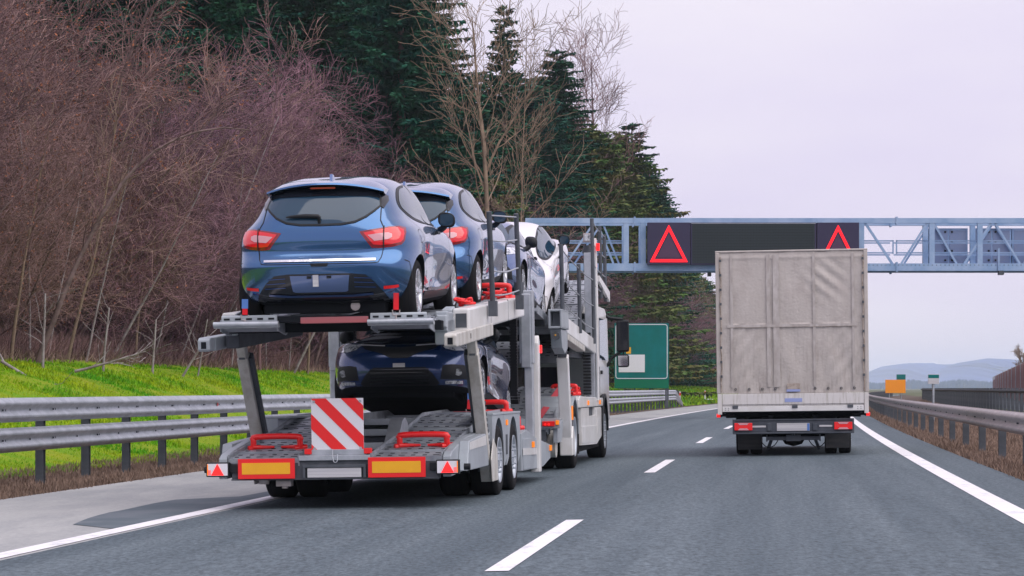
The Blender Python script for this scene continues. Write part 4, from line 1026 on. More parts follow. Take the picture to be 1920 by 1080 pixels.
    b = MB(); b.box(-.30, -.23, .03, .09, .53, .585); b.box(.285, .36, .03, .09, .53, .585); P('panel_clamp', b, 'red', bev=.006)
    b = MB(); b.tube(cr([(-.02, .02, .58), (-.015, .0, .50), (.0, -.015, .455), (.03, -.015, .46), (.03, .01, .53)], 4), .005, 6); P('panel_clip', b, 'steel', bev=0)
    # red tail board between the upper tracks
    b = MB(); b.box(-.22, .43, -.45, -.42, 1.785, 1.845); P('tail_board', b, 'redfade')
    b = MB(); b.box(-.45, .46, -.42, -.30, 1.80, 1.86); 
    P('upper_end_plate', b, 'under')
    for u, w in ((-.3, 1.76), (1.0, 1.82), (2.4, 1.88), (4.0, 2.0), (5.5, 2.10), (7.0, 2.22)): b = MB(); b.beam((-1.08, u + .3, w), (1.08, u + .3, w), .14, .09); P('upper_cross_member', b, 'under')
    b = MB(); b.box(-1.0, 1.0, 6.38, 6.66, .52, .62); P('mast_foot', b, 'steel_dark')
    return root
trailer()
chock('red wheel chock on the left half of the trailer tail', -.95, -.48, .72, .565, 6)
chock('red wheel chock on the right half of the trailer tail', .53, 1.0, .72, .565, 6)
chock('red wheel chock behind the right trailer leg by the navy car wheel', .80, 1.12, 4.75, .87, 0, .12)
chock('red looped wheel chock on the upper deck by the second blue car', .78, 1.16, 4.9, 2.18, 0, .16)
chock('red wheel chock on the trailer front ahead of the rear wheels', .85, 1.15, 5.7, .66, 0, .16)
chock('red wheel chock on the lower deck right above the truck fuel box', .80, 1.15, 13.4, 1.05, 0, .14)
strap('red strap with blue label hanging under the left rear of the nearest blue car', (-.76, -.42, 2.02), (-.76, -.44, 1.88), True)
strap('red strap hanging under the right rear of the nearest blue car', (.70, -.42, 2.06), (.70, -.44, 1.90))
strap('red strap with blue label below the right front corner of the navy car', (.78, 4.2, 1.10), (.77, 4.15, .92), True)
strap('pink strap lying across the trailer deck below the navy car', (.72, 3.3, .90), (1.02, 3.2, .90), False, 'pink')
strap('faded red strap with yellow sleeve on the inclined truck ramp', (1.00, 12.6, 1.17), (.80, 10.9, .68), False, 'pink', .09)
strap('red strap lying behind the rear right wheel on the upper deck', (.98, .6, 1.90), (.98, 2.2, 1.99), False, 'strap')
def pile(label, v, u, w, n=4, s=.05, m_='red', seed=1):
    rr = random.Random(seed); b = MB()
    for k in range(n):
        a = rr.uniform(0, PI); p = [TM @ Vector((v + rr.uniform(-.06, .06) + s * 1.8 * math.cos(a + t), u + rr.uniform(-.03, .03) + s * 2 * math.sin(a + t), w + .03 + k * .018 + .02 * math.sin(t * 2))) for t in np.linspace(0, 4.2, 9)]
        b.tube(cr(p, 2), .014, 7)
    tag(b.build('strap_coil', m_), label, 'strap coil')
pile('coiled red strap and chain on the upper deck edge between the guard posts', 1.06, 4.3, 2.17, 4, .055, seed=3)
pile('small red coil with ratchet lying by the front wheel of the nearest blue car', 1.05, 1.9, 2.0, 3, .035, seed=5)
pile('coiled red strap on the trailer front beside the white mast', 1.05, 7.4, .52, 4, .05, seed=7)
pile('heap of red straps on the lower truck deck above the grey box', 1.05, 13.9, 1.04, 5, .06, seed=9)

# ------------------------------------------------------------------ transporter truck (same frame as the trailer)
def truck():
    root = empty('transporter_truck', TM @ Matrix.Translation((0, 10.2, 0)), 'white car transporter truck with dark mirrors, pulling the loaded trailer', 'truck')
    D = 10.2
    def P(n, b, m_, p=root, bev=.004):
        b.v = [(x, y - D, z) for x, y, z in b.v]; return b.build(n, m_, p, bev)
    put = lambda W, x, y, r: put_wheel(root, W, x, y - D, r)
    for s in (-1, 1):
        put(TD, s * 1.11, 12.0, .455); put(TD, s * .80, 12.0, .455); put(TF, s * 1.10, 17.55, .44)
        b = MB(); v0, v1 = sorted((s * .34, s * 1.02)); track(b, v0, v1, [(10.35, .60), (11.0, .66), (12.6, 1.12), (13.6, 1.16), (16.0, .98)], .05); P('lower_track', b, ['deck', 'slot'], bev=0)
        # mudguard over the drive wheel, side boxes
        b = MB(); arc = [(12.0 + .53 * math.cos(t), .455 + .53 * math.sin(t)) for t in np.linspace(PI * .98, .05, 17)]; out = [(12.0 + .58 * math.cos(t), .455 + .58 * math.sin(t)) for t in np.linspace(PI * .98, .05, 17)]
        for k in range(16): b.prism([arc[k], arc[k + 1], out[k + 1], out[k]], 'x', s * .66, s * 1.26)
        P('mudguard', b, 'greypaint', bev=.004)
        b = MB(); b.box(min(s * 1.261, s * 1.28), max(s * 1.261, s * 1.28), 11.36, 11.46, .70, .90); P('side_marker', b, 'amber', bev=.004)
        b = MB(); b.prism([(12.75, .86), (12.75, .98), (12.95, 1.03), (17.2, .99), (17.2, .86)], 'x', s * 1.0, s * 1.25); P('deck_edge', b, 'white', bev=.01)
        for u in (14.2, 16.4): 
            b = MB(); b.box(min(s * 1.251, s * 1.27), max(s * 1.251, s * 1.27), u, u + .12, .89, .96); P('side_marker', b, 'amber', bev=.003)
        b = MB(); b.prism([(13.25, .30), (13.25, .85), (14.6, .85), (14.6, .72), (15.7, .72), (15.7, .85), (16.9, .85), (16.9, .36), (16.0, .26)], 'x', s * .98, s * 1.235)
        b.prism([(13.27, .33), (13.27, .58), (15.9, .56), (15.9, .29)], 'x', s * 1.2355, s * 1.245); b.prism([(15.95, .30), (15.95, .83), (16.88, .83), (16.88, .38), (16.1, .29)], 'x', s * 1.2355, s * 1.244)
        b.box(min(s * 1.2445, s * 1.25), max(s * 1.2445, s * 1.25), 16.05, 16.2, .42, .68)
        P('side_box', b, 'white', bev=.012)
        b = MB(); b.box(min(s * 1.0, s * 1.2), max(s * 1.0, s * 1.2), 14.62, 15.68, .70, .86); P('box_gap', b, 'steel_dark', bev=0)
        b = MB(); b.box(min(s * .9, s * 1.2), max(s * .9, s * 1.2), 13.1, 13.22, .18, .7); b.box(min(s * .7, s * 1.18), max(s * .7, s * 1.18), 13.0, 17.0, .20, .30); P('mud_flap', b, 'rubber', bev=0)
        # rear leg post with strut head
        b = MB(); q0, q1 = Vector((s * 1.19, 11.42, .22)), Vector((s * 1.19, 10.95, 1.60)); b.beam(q0, q1, .17, .16, up=(1, 0, 0)); b.prism([(11.25, .20), (11.62, .20), (11.60, .5), (11.40, .62), (11.25, .45)], 'x', s * 1.10, s * 1.285)
        lg = P('strut_leg', b, 'white' if s > 0 else 'offwhite', bev=.015)
        b = MB(); b.box(s * 1.19 - .06, s * 1.19 + .06, 10.86, 11.0, 1.58, 1.72); b.tube([(s * 1.19, 10.93, 1.7), (s * 1.19, 10.70, 1.95)], .05, 10); P('strut_rod', b, 'steel_dark', lg, 0)
        # upper rear beam sloping down to the front
        mt = Matrix.Translation((0, 10.9, 2.04)) @ Matrix.Rotation(math.atan2(-.245, 5.3), 4, 'X'); x0, x1 = sorted((s * 1.09, s * 1.25))
        b = MB(); b.box(x0, x1, 0, 5.3, -.115, .115, 0, mt); bm_ = P('upper_beam', b, 'white', bev=.018)
        b = MB(); b.box(x0 + .02, x1 + .002, .3, 3.0, -.20, -.116, 0, mt); P('beam_underplate', b, 'offwhite', bm_, .008)
        b = MB()
        for k in range(9): b.box(x0 - .01, x0 + .05, .2 + k * .58, .3 + k * .58, .115, .15, 0, mt)
        P('beam_lug', b, 'greypaint', bm_, 0)
        # open end block
        b = MB(); x0, x1 = sorted((s * 1.10, s * 1.29)); 
        b.box(x0, x0 + .03, 9.9, 10.88, 1.96, 2.22); b.box(x1 - .03, x1, 9.9, 10.88, 1.96, 2.22); b.box(x0, x1, 9.905, 10.88, 2.19, 2.222); b.box(x0, x1, 9.905, 10.88, 1.958, 1.99); b.box(x0 + .03, x1 - .03, 10.2, 10.24, 1.99, 2.19)
        b.prism([(9.95, 1.95), (10.88, 1.95), (10.88, 1.70), (10.5, 1.62), (10.1, 1.70)], 'x', x0 + .02, x1 - .02); P('hinge_block', b, 'greypaint', bev=.008)
        b = MB(); b.tube([(x0 + .095, 9.93, 1.86), (x0 + .095, 10.1, 1.86)], .055, 14); P('pivot_pin', b, 'steel_dark', bev=0)
        b = MB(); b.tube([(x0 + .095, 9.915, 1.87), (x0 + .095, 9.93, 1.87)], .012, 8); P('grease_cap', b, 'yelref', bev=0)
        # upper tracks: under the backward facing car, and steep under the white car
        b = MB(); v0, v1 = sorted((s * .42, s * 1.02)); track(b, v0, v1, [(9.2, 2.22), (10.15, 2.15), (12.75, 1.93), (13.3, 1.90)], .045); P('upper_track', b, ['deck', 'slot'], bev=0)
        b = MB(); track(b, v0, v1, [(13.45, 1.80), (14.0, 1.90), (16.5, 2.56), (18.3, 2.98)], .045); P('front_track', b, ['deck', 'slot'], bev=0)
        b = MB(); b.box(min(s * .38, s * 1.03), max(s * .38, s * 1.03), 13.3, 13.42, 1.70, 1.95); P('track_stop', b, 'deck')
        # front mast beside the cab
        b = MB(); b.box(s * 1.17 - .07, s * 1.17 + .07, 15.70, 15.88, .98, 3.30); b.box(s * 1.245, s * 1.26, 15.9, 16.0, .98, 3.2) if s > 0 else b.box(-1.26, -1.245, 15.9, 16.0, .98, 3.2); ms = P('mast', b, 'steel', bev=.008)
        b = MB(); b.prism([(16.02, .95), (16.25, .95), (16.22, 2.6), (16.12, 3.52), (16.04, 3.55), (16.02, 3.3)], 'x', s * 1.18, s * 1.275); P('mast_cover', b, 'white', ms, .01)
        b = MB(); b.tube([(s * 1.14, 15.8, 3.0), (s * 1.14, 15.8, 3.42)], .055, 12); b.tube([(s * 1.14, 15.8, 3.3), (s * 1.14, 15.8, 3.36)], .075, 12); P('mast_cylinder', b, 'steel_dark', ms, 0)
        b = MB()
        for k in range(20): b.box(s * 1.17 - .10, s * 1.17 + .02, 15.60, 15.70, 1.05 + k * .05, 1.08 + k * .05)
        P('cable_chain', b, 'black', bev=0)
        b = MB(); b.prism([(16.3, 2.86), (16.3, 2.96), (18.4, 2.78), (18.4, 2.60)], 'x', s * 1.26, s * 1.30); P('wing_plate', b, 'white', bev=.006)
        posts = [(10.32, 2.24, 3.12), (13.0, 2.06, 2.98), (15.5, 1.95, 3.82), (17.95, 2.70, 3.72), (17.0, 2.72, 3.80)]
        for (u, w0, w1) in posts:
            b = MB(); b.tube([(s * 1.26, u, w0 - .1), (s * 1.26, u - .08, w1)], .030, 10); P('guard_post', b, 'steel_dark', bev=0)
        def wire(a, c): 
            b = MB(); a, c = Vector(a), Vector(c); b.tube(cr([a, (a + c) / 2 - Vector((0, 0, .02)), c], 3), .009, 6); P('guard_wire', b, 'steel', bev=0)
        for f0, f1 in ((.93, .93), (.5, .5), (.12, .12)): 
            wire((s * 1.26, 10.28, 2.24 + .88 * f0), (s * 1.26, 12.95, 2.06 + .92 * f1)); wire((s * 1.26, 12.95, 2.06 + .92 * f0), (s * 1.26, 15.45, 1.97 + .95 * f1))
        for w in (.98, .66, .36, .08): wire((s * 1.26, 15.45, 2.72 + 1.08 * w), (s * 1.26, 17.9, 2.62 + 1.08 * w))
    # chassis and tanks
    b = MB(); b.box(-.42, .42, 10.3, 18.3, .48, .72); b.box(-.95, .95, 12.8, 16.9, .30, .60); b.tube([(-1.0, 12.0, .455), (1.0, 12.0, .455)], .09, 10); b.box(-1.0, 1.0, 10.35, 10.5, .42, .58); b.box(-1.05, 1.05, 10.4, 10.46, .52, .62); P('chassis', b, 'steel_dark')
    b = MB(); b.tube([(.35, 10.75, .38), (1.10, 10.75, .38)], .19, 22); b.tube([(.45, 10.75, .38), (.47, 10.75, .38)], .195, 22); P('air_tank', b, 'offwhite', bev=0)
    b = MB(); b.tube([(-1.10, 10.75, .38), (-.35, 10.75, .38)], .19, 22); P('air_tank', b, 'offwhite', bev=0)
    b = MB(); b.box(-1.2, 1.2, 10.30, 10.36, .60, .74); b.prism([(10.37, .40), (10.37, .62), (11.2, .72), (11.2, .62), (10.9, .40)], 'x', 1.10, 1.16); b.prism([(10.37, .40), (10.37, .62), (11.2, .72), (11.2, .62), (10.9, .40)], 'x', -1.16, -1.10); P('rear_bumper', b, 'greypaint')
    for s in (-1, 1):
        b = MB(); x0, x1 = sorted((s * .96, s * 1.13)); b.box(x0, x1, 10.26, 10.30, .63, .70); t = P('tail_light', b, 'red', bev=.004)
        b = MB(); b.tube([(s * 1.0, 10.245, .655), (s * 1.0, 10.26, .655)], .014, 10); b.tube([(s * 1.05, 10.245, .655), (s * 1.05, 10.26, .655)], .014, 10); P('tail_lamp', b, 'redlit', t, 0)
        b = MB(); x0, x1 = sorted((s * 1.145, s * 1.19)); b.box(x0, x1, 10.26, 10.30, .65, .71); P('side_marker', b, 'amber', bev=.003)
    # cab: low roof, rear wall with two dark rounded openings
    prof = [(16.35, 1.0), (16.35, 2.38), (16.6, 2.50), (18.3, 2.50), (18.75, 2.36), (18.95, 1.5), (19.0, .60), (18.2, .55), (18.15, .85), (18.0, 1.02), (17.1, 1.02), (16.95, .95)]
    b = MB(); b.prism(prof, 'x', -1.22, 1.22); cab = P('cab', b, 'white', bev=.04)
    b = MB(); b.box(-1.12, 1.12, 16.33, 16.352, 1.06, 2.36); P('cab_rear_panel', b, 'greypaint', cab, .02)
    def rrect(x0, x1, z0, z1, r):
        o = []
        for cx_, cz, a in ((x1 - r, z1 - r, 0), (x0 + r, z1 - r, 90), (x0 + r, z0 + r, 180), (x1 - r, z0 + r, 270)):
            for k in range(5): t = R(a + k * 22.5); o.append((cx_ + r * math.cos(t), cz + r * math.sin(t)))
        return o
    for x0, x1 in ((-.62, .12), (.20, .74)):
        b = MB(); b.prism(rrect(x0, x1, 1.05, 1.50, .08), 'y', 16.318, 16.331); P('rear_window', b, 'blackgl', cab, 0)
    for s in (-1, 1):
        b = MB(); b.prism([(17.0, 1.62), (17.0, 2.30), (18.45, 2.30), (18.62, 1.62)], 'x', s * 1.2205, s * 1.226); P('side_window', b, 'glass', cab, 0)
        b = MB(); b.prism([(16.95, .55), (16.95, 1.5), (16.93, 1.5), (16.93, .55)], 'x', s * 1.2205, s * 1.224); b.box(min(s * 1.222, s * 1.25), max(s * 1.222, s * 1.25), 17.1, 17.3, 1.38, 1.44); P('cab_door_handle', b, 'black', cab, 0)
        b = MB(); arc = [(17.55 + .52 * math.cos(t), .44 + .56 * math.sin(t)) for t in np.linspace(PI, 0, 15)]; out = [(17.55 + .58 * math.cos(t), .44 + .62 * math.sin(t)) for t in np.linspace(PI, 0, 15)]
        for k in range(14): b.prism([arc[k], arc[k + 1], out[k + 1], out[k]], 'x', s * .9, s * 1.265)
        P('wheel_arch', b, 'black', cab, 0)
        b = MB(); x0, x1 = sorted((s * 1.385, s * 1.60)); b.box(x0, x1, 18.52, 18.64, 1.76, 2.30); mr = P('wing_mirror', b, 'black', bev=.035)
        b = MB(); b.box(x0 + .02, x1 - .02, 18.512, 18.519, 1.79, 2.27); P('mirror_glass', b, 'blackgl', mr, 0)
        b = MB(); b.tube(cr([(s * 1.20, 18.5, 2.38), (s * 1.28, 18.55, 2.34), (s * 1.50, 18.58, 2.31)], 4), .026, 8); b.tube([(s * 1.22, 18.5, 1.52), (s * 1.30, 18.55, 1.66), (s * 1.48, 18.58, 1.78)], .026, 8); b.tube([(s * 1.50, 18.58, 1.78), (s * 1.50, 18.58, 1.66)], .016, 8); P('mirror_arm', b, 'black', bev=0)
        b = MB(); x0, x1 = sorted((s * 1.40, s * 1.60)); b.box(x0, x1, 18.45, 18.58, 1.50, 1.72); mr = P('wide_mirror', b, 'black', bev=.04)
        b = MB(); b.box(x0 + .02, x1 - .02, 18.442, 18.449, 1.525, 1.695); P('mirror_glass', b, 'chrome', mr, 0)
    b = MB(); b.box(.85, 1.05, 15.9, 16.05, 3.42, 3.60); 
    b = MB(); b.box(1.10, 1.25, 15.60, 15.72, 3.46, 3.60); wl = P('work_lamp', b, 'steel_warm', bev=.01)
    b = MB(); b.box(1.12, 1.23, 15.592, 15.599, 3.48, 3.58); P('lamp_glass', b, 'lens', wl, 0)
    b = MB(); b.box(1.275, 1.33, 15.95, 16.0, 3.34, 3.46); P('clearance_lamp', b, 'redlit', bev=.004)
    # inclined perforated platform hanging in front of the cab wall
    for (x0, x1) in ((-.95, -.50), (-.42, -.05), (.05, .45), (.55, 1.02)):
        b = MB(); track(b, x0, x1, [(12.2, 1.60), (13.3, 1.96)], .03); P('inclined_plate', b, ['deck', 'slot'], bev=0)
    b = MB(); b.beam((-1.05, 12.15, 1.56), (1.05, 12.15, 1.56), .10, .09); b.beam((-1.08, 13.0, 1.80), (1.08, 13.0, 1.80), .12, .08); b.box(-1.05, 1.05, 13.35, 16.2, 1.62, 1.70); b.box(-1.05, 1.05, 9.3, 13.2, 1.76, 1.82) if False else None; P('cross_member', b, 'steel_dark')
    for u, w in ((9.6, 2.08), (11.4, 1.92), (13.2, 1.80), (14.8, 1.96), (16.4, 2.36)): b = MB(); b.beam((-1.08, u, w - .05), (1.08, u, w - .05), .14, .09); P('upper_cross_member', b, 'under')
    return root
truck()

# ------------------------------------------------------------------ tarpaulin truck in the right lane
def box_truck():
    Y0 = 40.6; Xc = at(1488, Y0); q = Xc - cx(Y0); M0 = Matrix.Translation((Xc, Y0, SLOPE * q)) @ Matrix.Rotation(-math.atan(.1127), 4, 'Z') @ Matrix.Rotation(-SLOPE * .8, 4, 'Y')
    root = empty('tarpaulin_truck', M0, 'small truck with a dirty grey tarpaulin body driving in the right lane', 'truck')
    P = lambda n, b, m_, p=root, bev=.004: b.build(n, m_, p, bev)
    W, H0, H1 = 1.215, 1.02, 3.31
    # rear curtain with folds
    nx, nz = 150, 170; rr = np.random.RandomState(4); V = []
    def n2(x, z, f, ph): return math.sin(x * f + ph) * math.sin(z * f * .7 + ph * 1.7)
    for j in range(nz + 1):
        for i in range(nx + 1):
            u, t = i / nx, j / nz; x = -W + .02 + (2 * W - .04) * u; z = H0 + (H1 - H0) * t; y = 0
            for sx in (-.98, -.375, .36, .985): y -= .005 * math.exp(-((x - sx) / .018) ** 2)                # frame bars behind the cloth
            y -= .009 * math.exp(-((z - 2.12) / .022) ** 2) * (1 if abs(x) < 1.05 else 0)
            y -= .008 * math.exp(-((z - 3.22) / .03) ** 2)
            if t > .49: y += .006 * n2(x, z, 9, 1.2) + (.012 * math.sin((x * .8 + z) * 26) * math.exp(-((x - .55) / .28) ** 2) * math.exp(-((z - 2.85) / .3) ** 2))
            else: y += .006 * n2(x, z, 11, .3) + .006 * math.sin(x * 17 + 1.5 * math.sin(z * 4)) * (1 - t) + .008 * math.sin((x * 1.3 - z) * 21) * math.exp(-((abs(x) - .8) / .22) ** 2)
            if abs(x - .36) < .035: y += .0025 * math.sin(z * 95)
            y += .004 * rr.randn() * .3
            xo = x * (1 + .004 * math.sin(z * 5)) 
            V.append((xo, y, z + (.008 * math.sin(x * 9) if j == nz else 0)))
    Q = [(j * (nx + 1) + i, j * (nx + 1) + i + 1, (j + 1) * (nx + 1) + i + 1, (j + 1) * (nx + 1) + i) for j in range(nz) for i in range(nx)]
    c = linkmesh('rear_curtain', npmesh('rear_curtain', V, Q, ['tarp'], True), root)
    b = MB()
    for x in (-.92, -.70, -.49, -.28, .36, .57, .78, .99):
        if x < 2: b.tube([(x, -.03, H0 + .07), (x, -.012, H0 + .07)], .022, 12); b.tube([(x, -.034, H0 + .07), (x, -.031, H0 + .07)], .010, 8, 1)
    P('eyelet', b, ['steel_dark', 'tarpedge'], c, 0)
    b = MB()
    for s in (-1, 1):
        for k in range(9): z = H0 + .28 + k * .235; b.box(s * 1.145 - .016, s * 1.145 + .016, -.045, -.02, z - .02, z + .02)
        b.tube(cr([(s * (1.145 + .01 * math.sin(k * 2)), -.034, H0 + .02 + k * .2) for k in range(12)], 3), .010, 6, 1)
    P('lacing', b, ['steel_dark', 'tarpedge'], c, 0)
    for sx, wd in ((-.375, .03), (.36, .022), (-.97, .02), (.985, .02), (-.25, .05)):
        b = MB(); b.box(sx - wd, sx + wd, -.0235, -.021, H0 + .1, H1 - .04); P('cloth_seam', b, 'tarpseam', c, 0)
    b = MB(); b.box(-1.05, 1.05, -.0265, -.0245, 2.095, 2.135); P('cloth_seam', b, 'tarpseam', c, 0); b = MB(); b.box(-1.04, 1.04, -.0268, -.0263, 2.088, 2.094); P('stitch_line', b, 'tarpedge', c, 0)
    b = MB(); b.box(-.09, .12, -.035, -.022, H0 + .06, H0 + .155); P('strap_end', b, 'tarpedge', c); b = MB(); b.box(-.10, .12, -.04, -.024, H0 + .02, H0 + .058); P('blue_tie', b, 'bluegrey', c)
    b = MB(); b.box(-W - .012, W + .012, -.018, 4.4, H1, H1 + .03); b.box(-W - .008, -W + .03, .0, 4.4, H0, H1); b.box(W - .03, W + .008, .0, 4.4, H0, H1); b.box(-W + .03, W - .03, 4.36, 4.4, H0, H1)
    b.box(-W - .010, -W + .055, -.022, -.002, H0, H1); b.box(W - .055, W + .010, -.022, -.002, H0, H1)
    P('tarpaulin_cover', b, 'tarp', bev=.015)
    # drop side and frame
    b = MB(); b.box(-1.14, 1.14, -.03, .02, .84, 1.015); b.box(-W + .0, -1.145, -.035, .06, .68, 1.015); b.box(1.145, W, -.035, .06, .68, 1.015); b.box(-1.14, 1.14, -.012, .02, .815, .84)
    P('tailboard', b, 'tarpboard', bev=.006)
    b = MB(); b.box(-1.14, 1.14, -.028, .02, .725, .812); P('tail_sill', b, 'white', bev=.006)
    b = MB()
    for x in (-.93, .03, .92): b.box(x - .045, x + .045, -.045, -.012, .775, .825)
    for x in (-1.09, -1.04, 1.04, 1.09):
        for z in (.755, .785): b.box(x - .006, x + .006, -.033, -.028, z - .006, z + .006)
    P('latch', b, 'steel_dark', bev=.003)
    b = MB(); b.box(-.13, .15, -.036, -.0305, .875, .935); P('blank_sticker', b, 'bluegrey', bev=0)
    b = MB(); b.box(-W + .02, W - .02, .03, 4.35, .70, .80); P('load_floor', b, 'under')
    b = MB(); b.box(-.98, .98, .06, .10, .575, .60); b.box(-.98, .98, .06, .10, .36, .39); b.box(-.97, .97, .08, .12, .39, .575); b.box(-.98, -.94, .055, .12, .36, .60); b.box(.94, .98, .055, .12, .36, .60)
    for x in (-.40, .335): b.box(x - .02, x + .05, .05, .08, .41, .53)
    P('bumper_bar', b, 'bumper', bev=.006)
    for x0, x1 in ((-.66, -.44), (.42, .63)): b = MB(); b.box(x0, x1, .07, .079, .465, .495); P('bumper_insert', b, 'plate')
    for s in (-1, 1):
        x0, x1 = sorted((s * .95 - .0, s * .66)); b = MB(); b.box(x0, x1, .035, .079, .422, .542); t = P('tail_light', b, 'reddim', bev=.006)
        xm = (x0 + x1) / 2; b = MB(); b.prism([(xm - .09, .540), (xm + .09, .540), (xm + .06, .510), (xm - .06, .510)], 'y', .030, .0345); b.prism([(xm - .09, .424), (xm - .06, .454), (xm + .06, .454), (xm + .09, .424)], 'y', .030, .0345); P('clear_lens', b, 'tailpink', t, 0)
        b = MB(); b.tube([(s * .95, .1, .66), (s * 1.13, .1, .675), (s * 1.18, .06, .665)], [.02, .025, .03], 8); ar = P('marker_arm', b, 'rubber', bev=0)
        b = MB(); b.tube([(s * 1.175, .06, .665), (s * 1.235, .06, .665)], .030, 12); P('marker_lamp', b, 'redlit', ar, 0)
        b = MB(); b.prism([(s * .925, .36), (s * .52, .36), (s * .53, .10 if s > 0 else .09), (s * .92, .085 if s < 0 else .10)], 'y', 1.0, 1.012); b.prism([(s * .93, .36), (s * .515, .36), (s * .53, .05), (s * .92, .05)], 'y', .62, .632) if False else None
        mf = P('mud_flap', b, 'flap', bev=.004)
        b = MB(); b.box(min(s * .55, s * .9), max(s * .55, s * .9), .96, 1.02, .35, .48); P('flap_bracket', b, 'under', mf)
    b = MB(); b.box(-.265, .265, .062, .079, .405, .53); pl = P('licence_plate', b, 'plate', bev=.004); b = MB(); b.box(.225, .262, .0585, .0615, .41, .525); P('plate_band', b, 'bluecloth', pl, 0)
    b = MB(); b.box(-.43, .43, .22, .28, .25, .31); b.box(-.12, .12, .18, .3, .235, .335); b.tube([(0, .16, .33), (0, .2, .40)], .022, 8); b.tube([(0, .16, .40), (0, .16, .42)], .03, 8)
    for s in (-1, 1): b.beam((s * .36, .3, .25), (s * .42, .5, .10), .05, .03); b.box(s * .43 - .012, s * .43 + .012, .2, .3, .23, .34)
    P('tow_bar', b, 'bumper')
    b = MB()
    for s in (-1, 1): b.tube(cr([(s * .25, .25, .25), (s * .32, .28, .16), (s * .43, .35, .14), (s * .52, .4, .22)], 5), .008, 6)
    P('cable', b, 'rubber', bev=0)
    b = MB(); b.lathe([(-.42, .06), (-.2, .08), (-.14, .17), (0, .21), (.14, .17), (.2, .08), (.42, .06)], (0, 1.55, .33), 20); b.tube([(-.8, 1.55, .34), (.8, 1.55, .34)], .06, 10); P('rear_axle', b, 'under', bev=0)
    b = MB(); b.box(-.40, -.32, .1, 6.5, .50, .66); b.box(.32, .40, .1, 6.5, .50, .66); b.box(-1.1, 1.1, .5, 4.3, .62, .70); b.box(-.9, .9, 2.0, 6.5, .30, .60); P('chassis', b, 'under')
    tw = big_wheel(.335, .20, False)
    for s in (-1, 1):
        for x in (.85, .62): put_wheel(root, tw, s * x, 1.45, .335)
        put_wheel(root, tw, s * .80, 5.2, .335)
    b = MB(); b.prism([(4.5, .45), (4.5, 2.1), (4.8, 2.25), (5.2, 2.2), (5.9, 1.4), (6.7, 1.1), (6.8, .45)], 'x', -.98, .98); P('cab', b, 'white', bev=.05)
    for s in (-1, 1):
        b = MB(); b.tube(cr([(s * 1.0, 5.4, 1.55), (s * 1.24, 5.35, 1.45), (s * 1.27, 5.35, 1.30), (s * 1.0, 5.4, 1.20)], 4), .012, 6); b.box(s * 1.20 - .09, s * 1.20 + .07, 5.3, 5.4, 1.16, 1.44); P('wing_mirror', b, 'tarpedge' if s > 0 else 'black')
M['tarp'] = mat('dirty_tarpaulin', (.42, .385, .365), .75, var=(.50, .465, .445), vscale=1.6, streak=(3, 1, .8), bump=.2, bscale=14, vpos=(.30, .72))
def grime(m):      # grubby streaks and seam stains laid over the tarpaulin, stronger low down
    n, L = m.node_tree.nodes, m.node_tree.links; b = n['Principled BSDF']; src = b.inputs['Base Color'].links[0].from_socket
    tcn = n.new('ShaderNodeTexCoord'); mpn = n.new('ShaderNodeMapping'); mpn.inputs['Scale'].default_value = (9, 1, 1.3); L.new(tcn.outputs['Object'], mpn.inputs[0])
    x = n.new('ShaderNodeTexNoise'); x.inputs['Scale'].default_value = 2.6; x.inputs['Detail'].default_value = 8; x.inputs['Roughness'].default_value = .72; L.new(mpn.outputs[0], x.inputs[0])
    r = n.new('ShaderNodeValToRGB'); r.color_ramp.elements[0].position = .50; r.color_ramp.elements[1].position = .70; L.new(x.outputs[0], r.inputs[0])
    x2 = n.new('ShaderNodeTexNoise'); x2.inputs['Scale'].default_value = 3.2; x2.inputs['Detail'].default_value = 9; L.new(tcn.outputs['Object'], x2.inputs[0])
    r2 = n.new('ShaderNodeValToRGB'); r2.color_ramp.elements[0].position = .52; r2.color_ramp.elements[1].position = .66; L.new(x2.outputs[0], r2.inputs[0])
    sp = n.new('ShaderNodeSeparateXYZ'); L.new(tcn.outputs['Object'], sp.inputs[0])
    mr = n.new('ShaderNodeMapRange'); mr.inputs[1].default_value = 2.3; mr.inputs[2].default_value = 1.0; mr.inputs[3].default_value = .14; mr.inputs[4].default_value = .75; L.new(sp.outputs['Z'], mr.inputs[0])
    ml = n.new('ShaderNodeMath'); ml.operation = 'MULTIPLY'; L.new(r.outputs[0], ml.inputs[0]); L.new(mr.outputs[0], ml.inputs[1])
    m1 = n.new('ShaderNodeMix'); m1.data_type = 'RGBA'; L.new(ml.outputs[0], m1.inputs[0]); L.new(src, m1.inputs[6]); m1.inputs[7].default_value = (.22, .18, .16, 1)
    ml2 = n.new('ShaderNodeMath'); ml2.operation = 'MULTIPLY'; L.new(r2.outputs[0], ml2.inputs[0]); ml2.inputs[1].default_value = .22
    m2 = n.new('ShaderNodeMix'); m2.data_type = 'RGBA'; L.new(ml2.outputs[0], m2.inputs[0]); L.new(m1.outputs[2], m2.inputs[6]); m2.inputs[7].default_value = (.30, .25, .24, 1)
    L.new(m2.outputs[2], b.inputs['Base Color'])
grime(M['tarp'])
M['tarpseam'] = mat('tarpaulin_seam', (.36, .325, .31), .75, var=(.48, .45, .44), vscale=3, streak=(3, 1, 1.2))
M['tarpedge'] = mat('tarpaulin_cord', (.42, .36, .32), .8, var=(.20, .16, .13), vscale=12)
M['tarpboard'] = mat('stained_white_board', (.62, .60, .60), .5, var=(.40, .38, .34), vscale=3.2, streak=(8, 1, .8), vpos=(.5, .72))
M['bluegrey'] = mat('blue_grey_sticker', (.28, .34, .62), .5)
M['bumper'] = mat('blue_grey_bumper', (.045, .055, .075), .5, var=(.07, .08, .10), vscale=4)
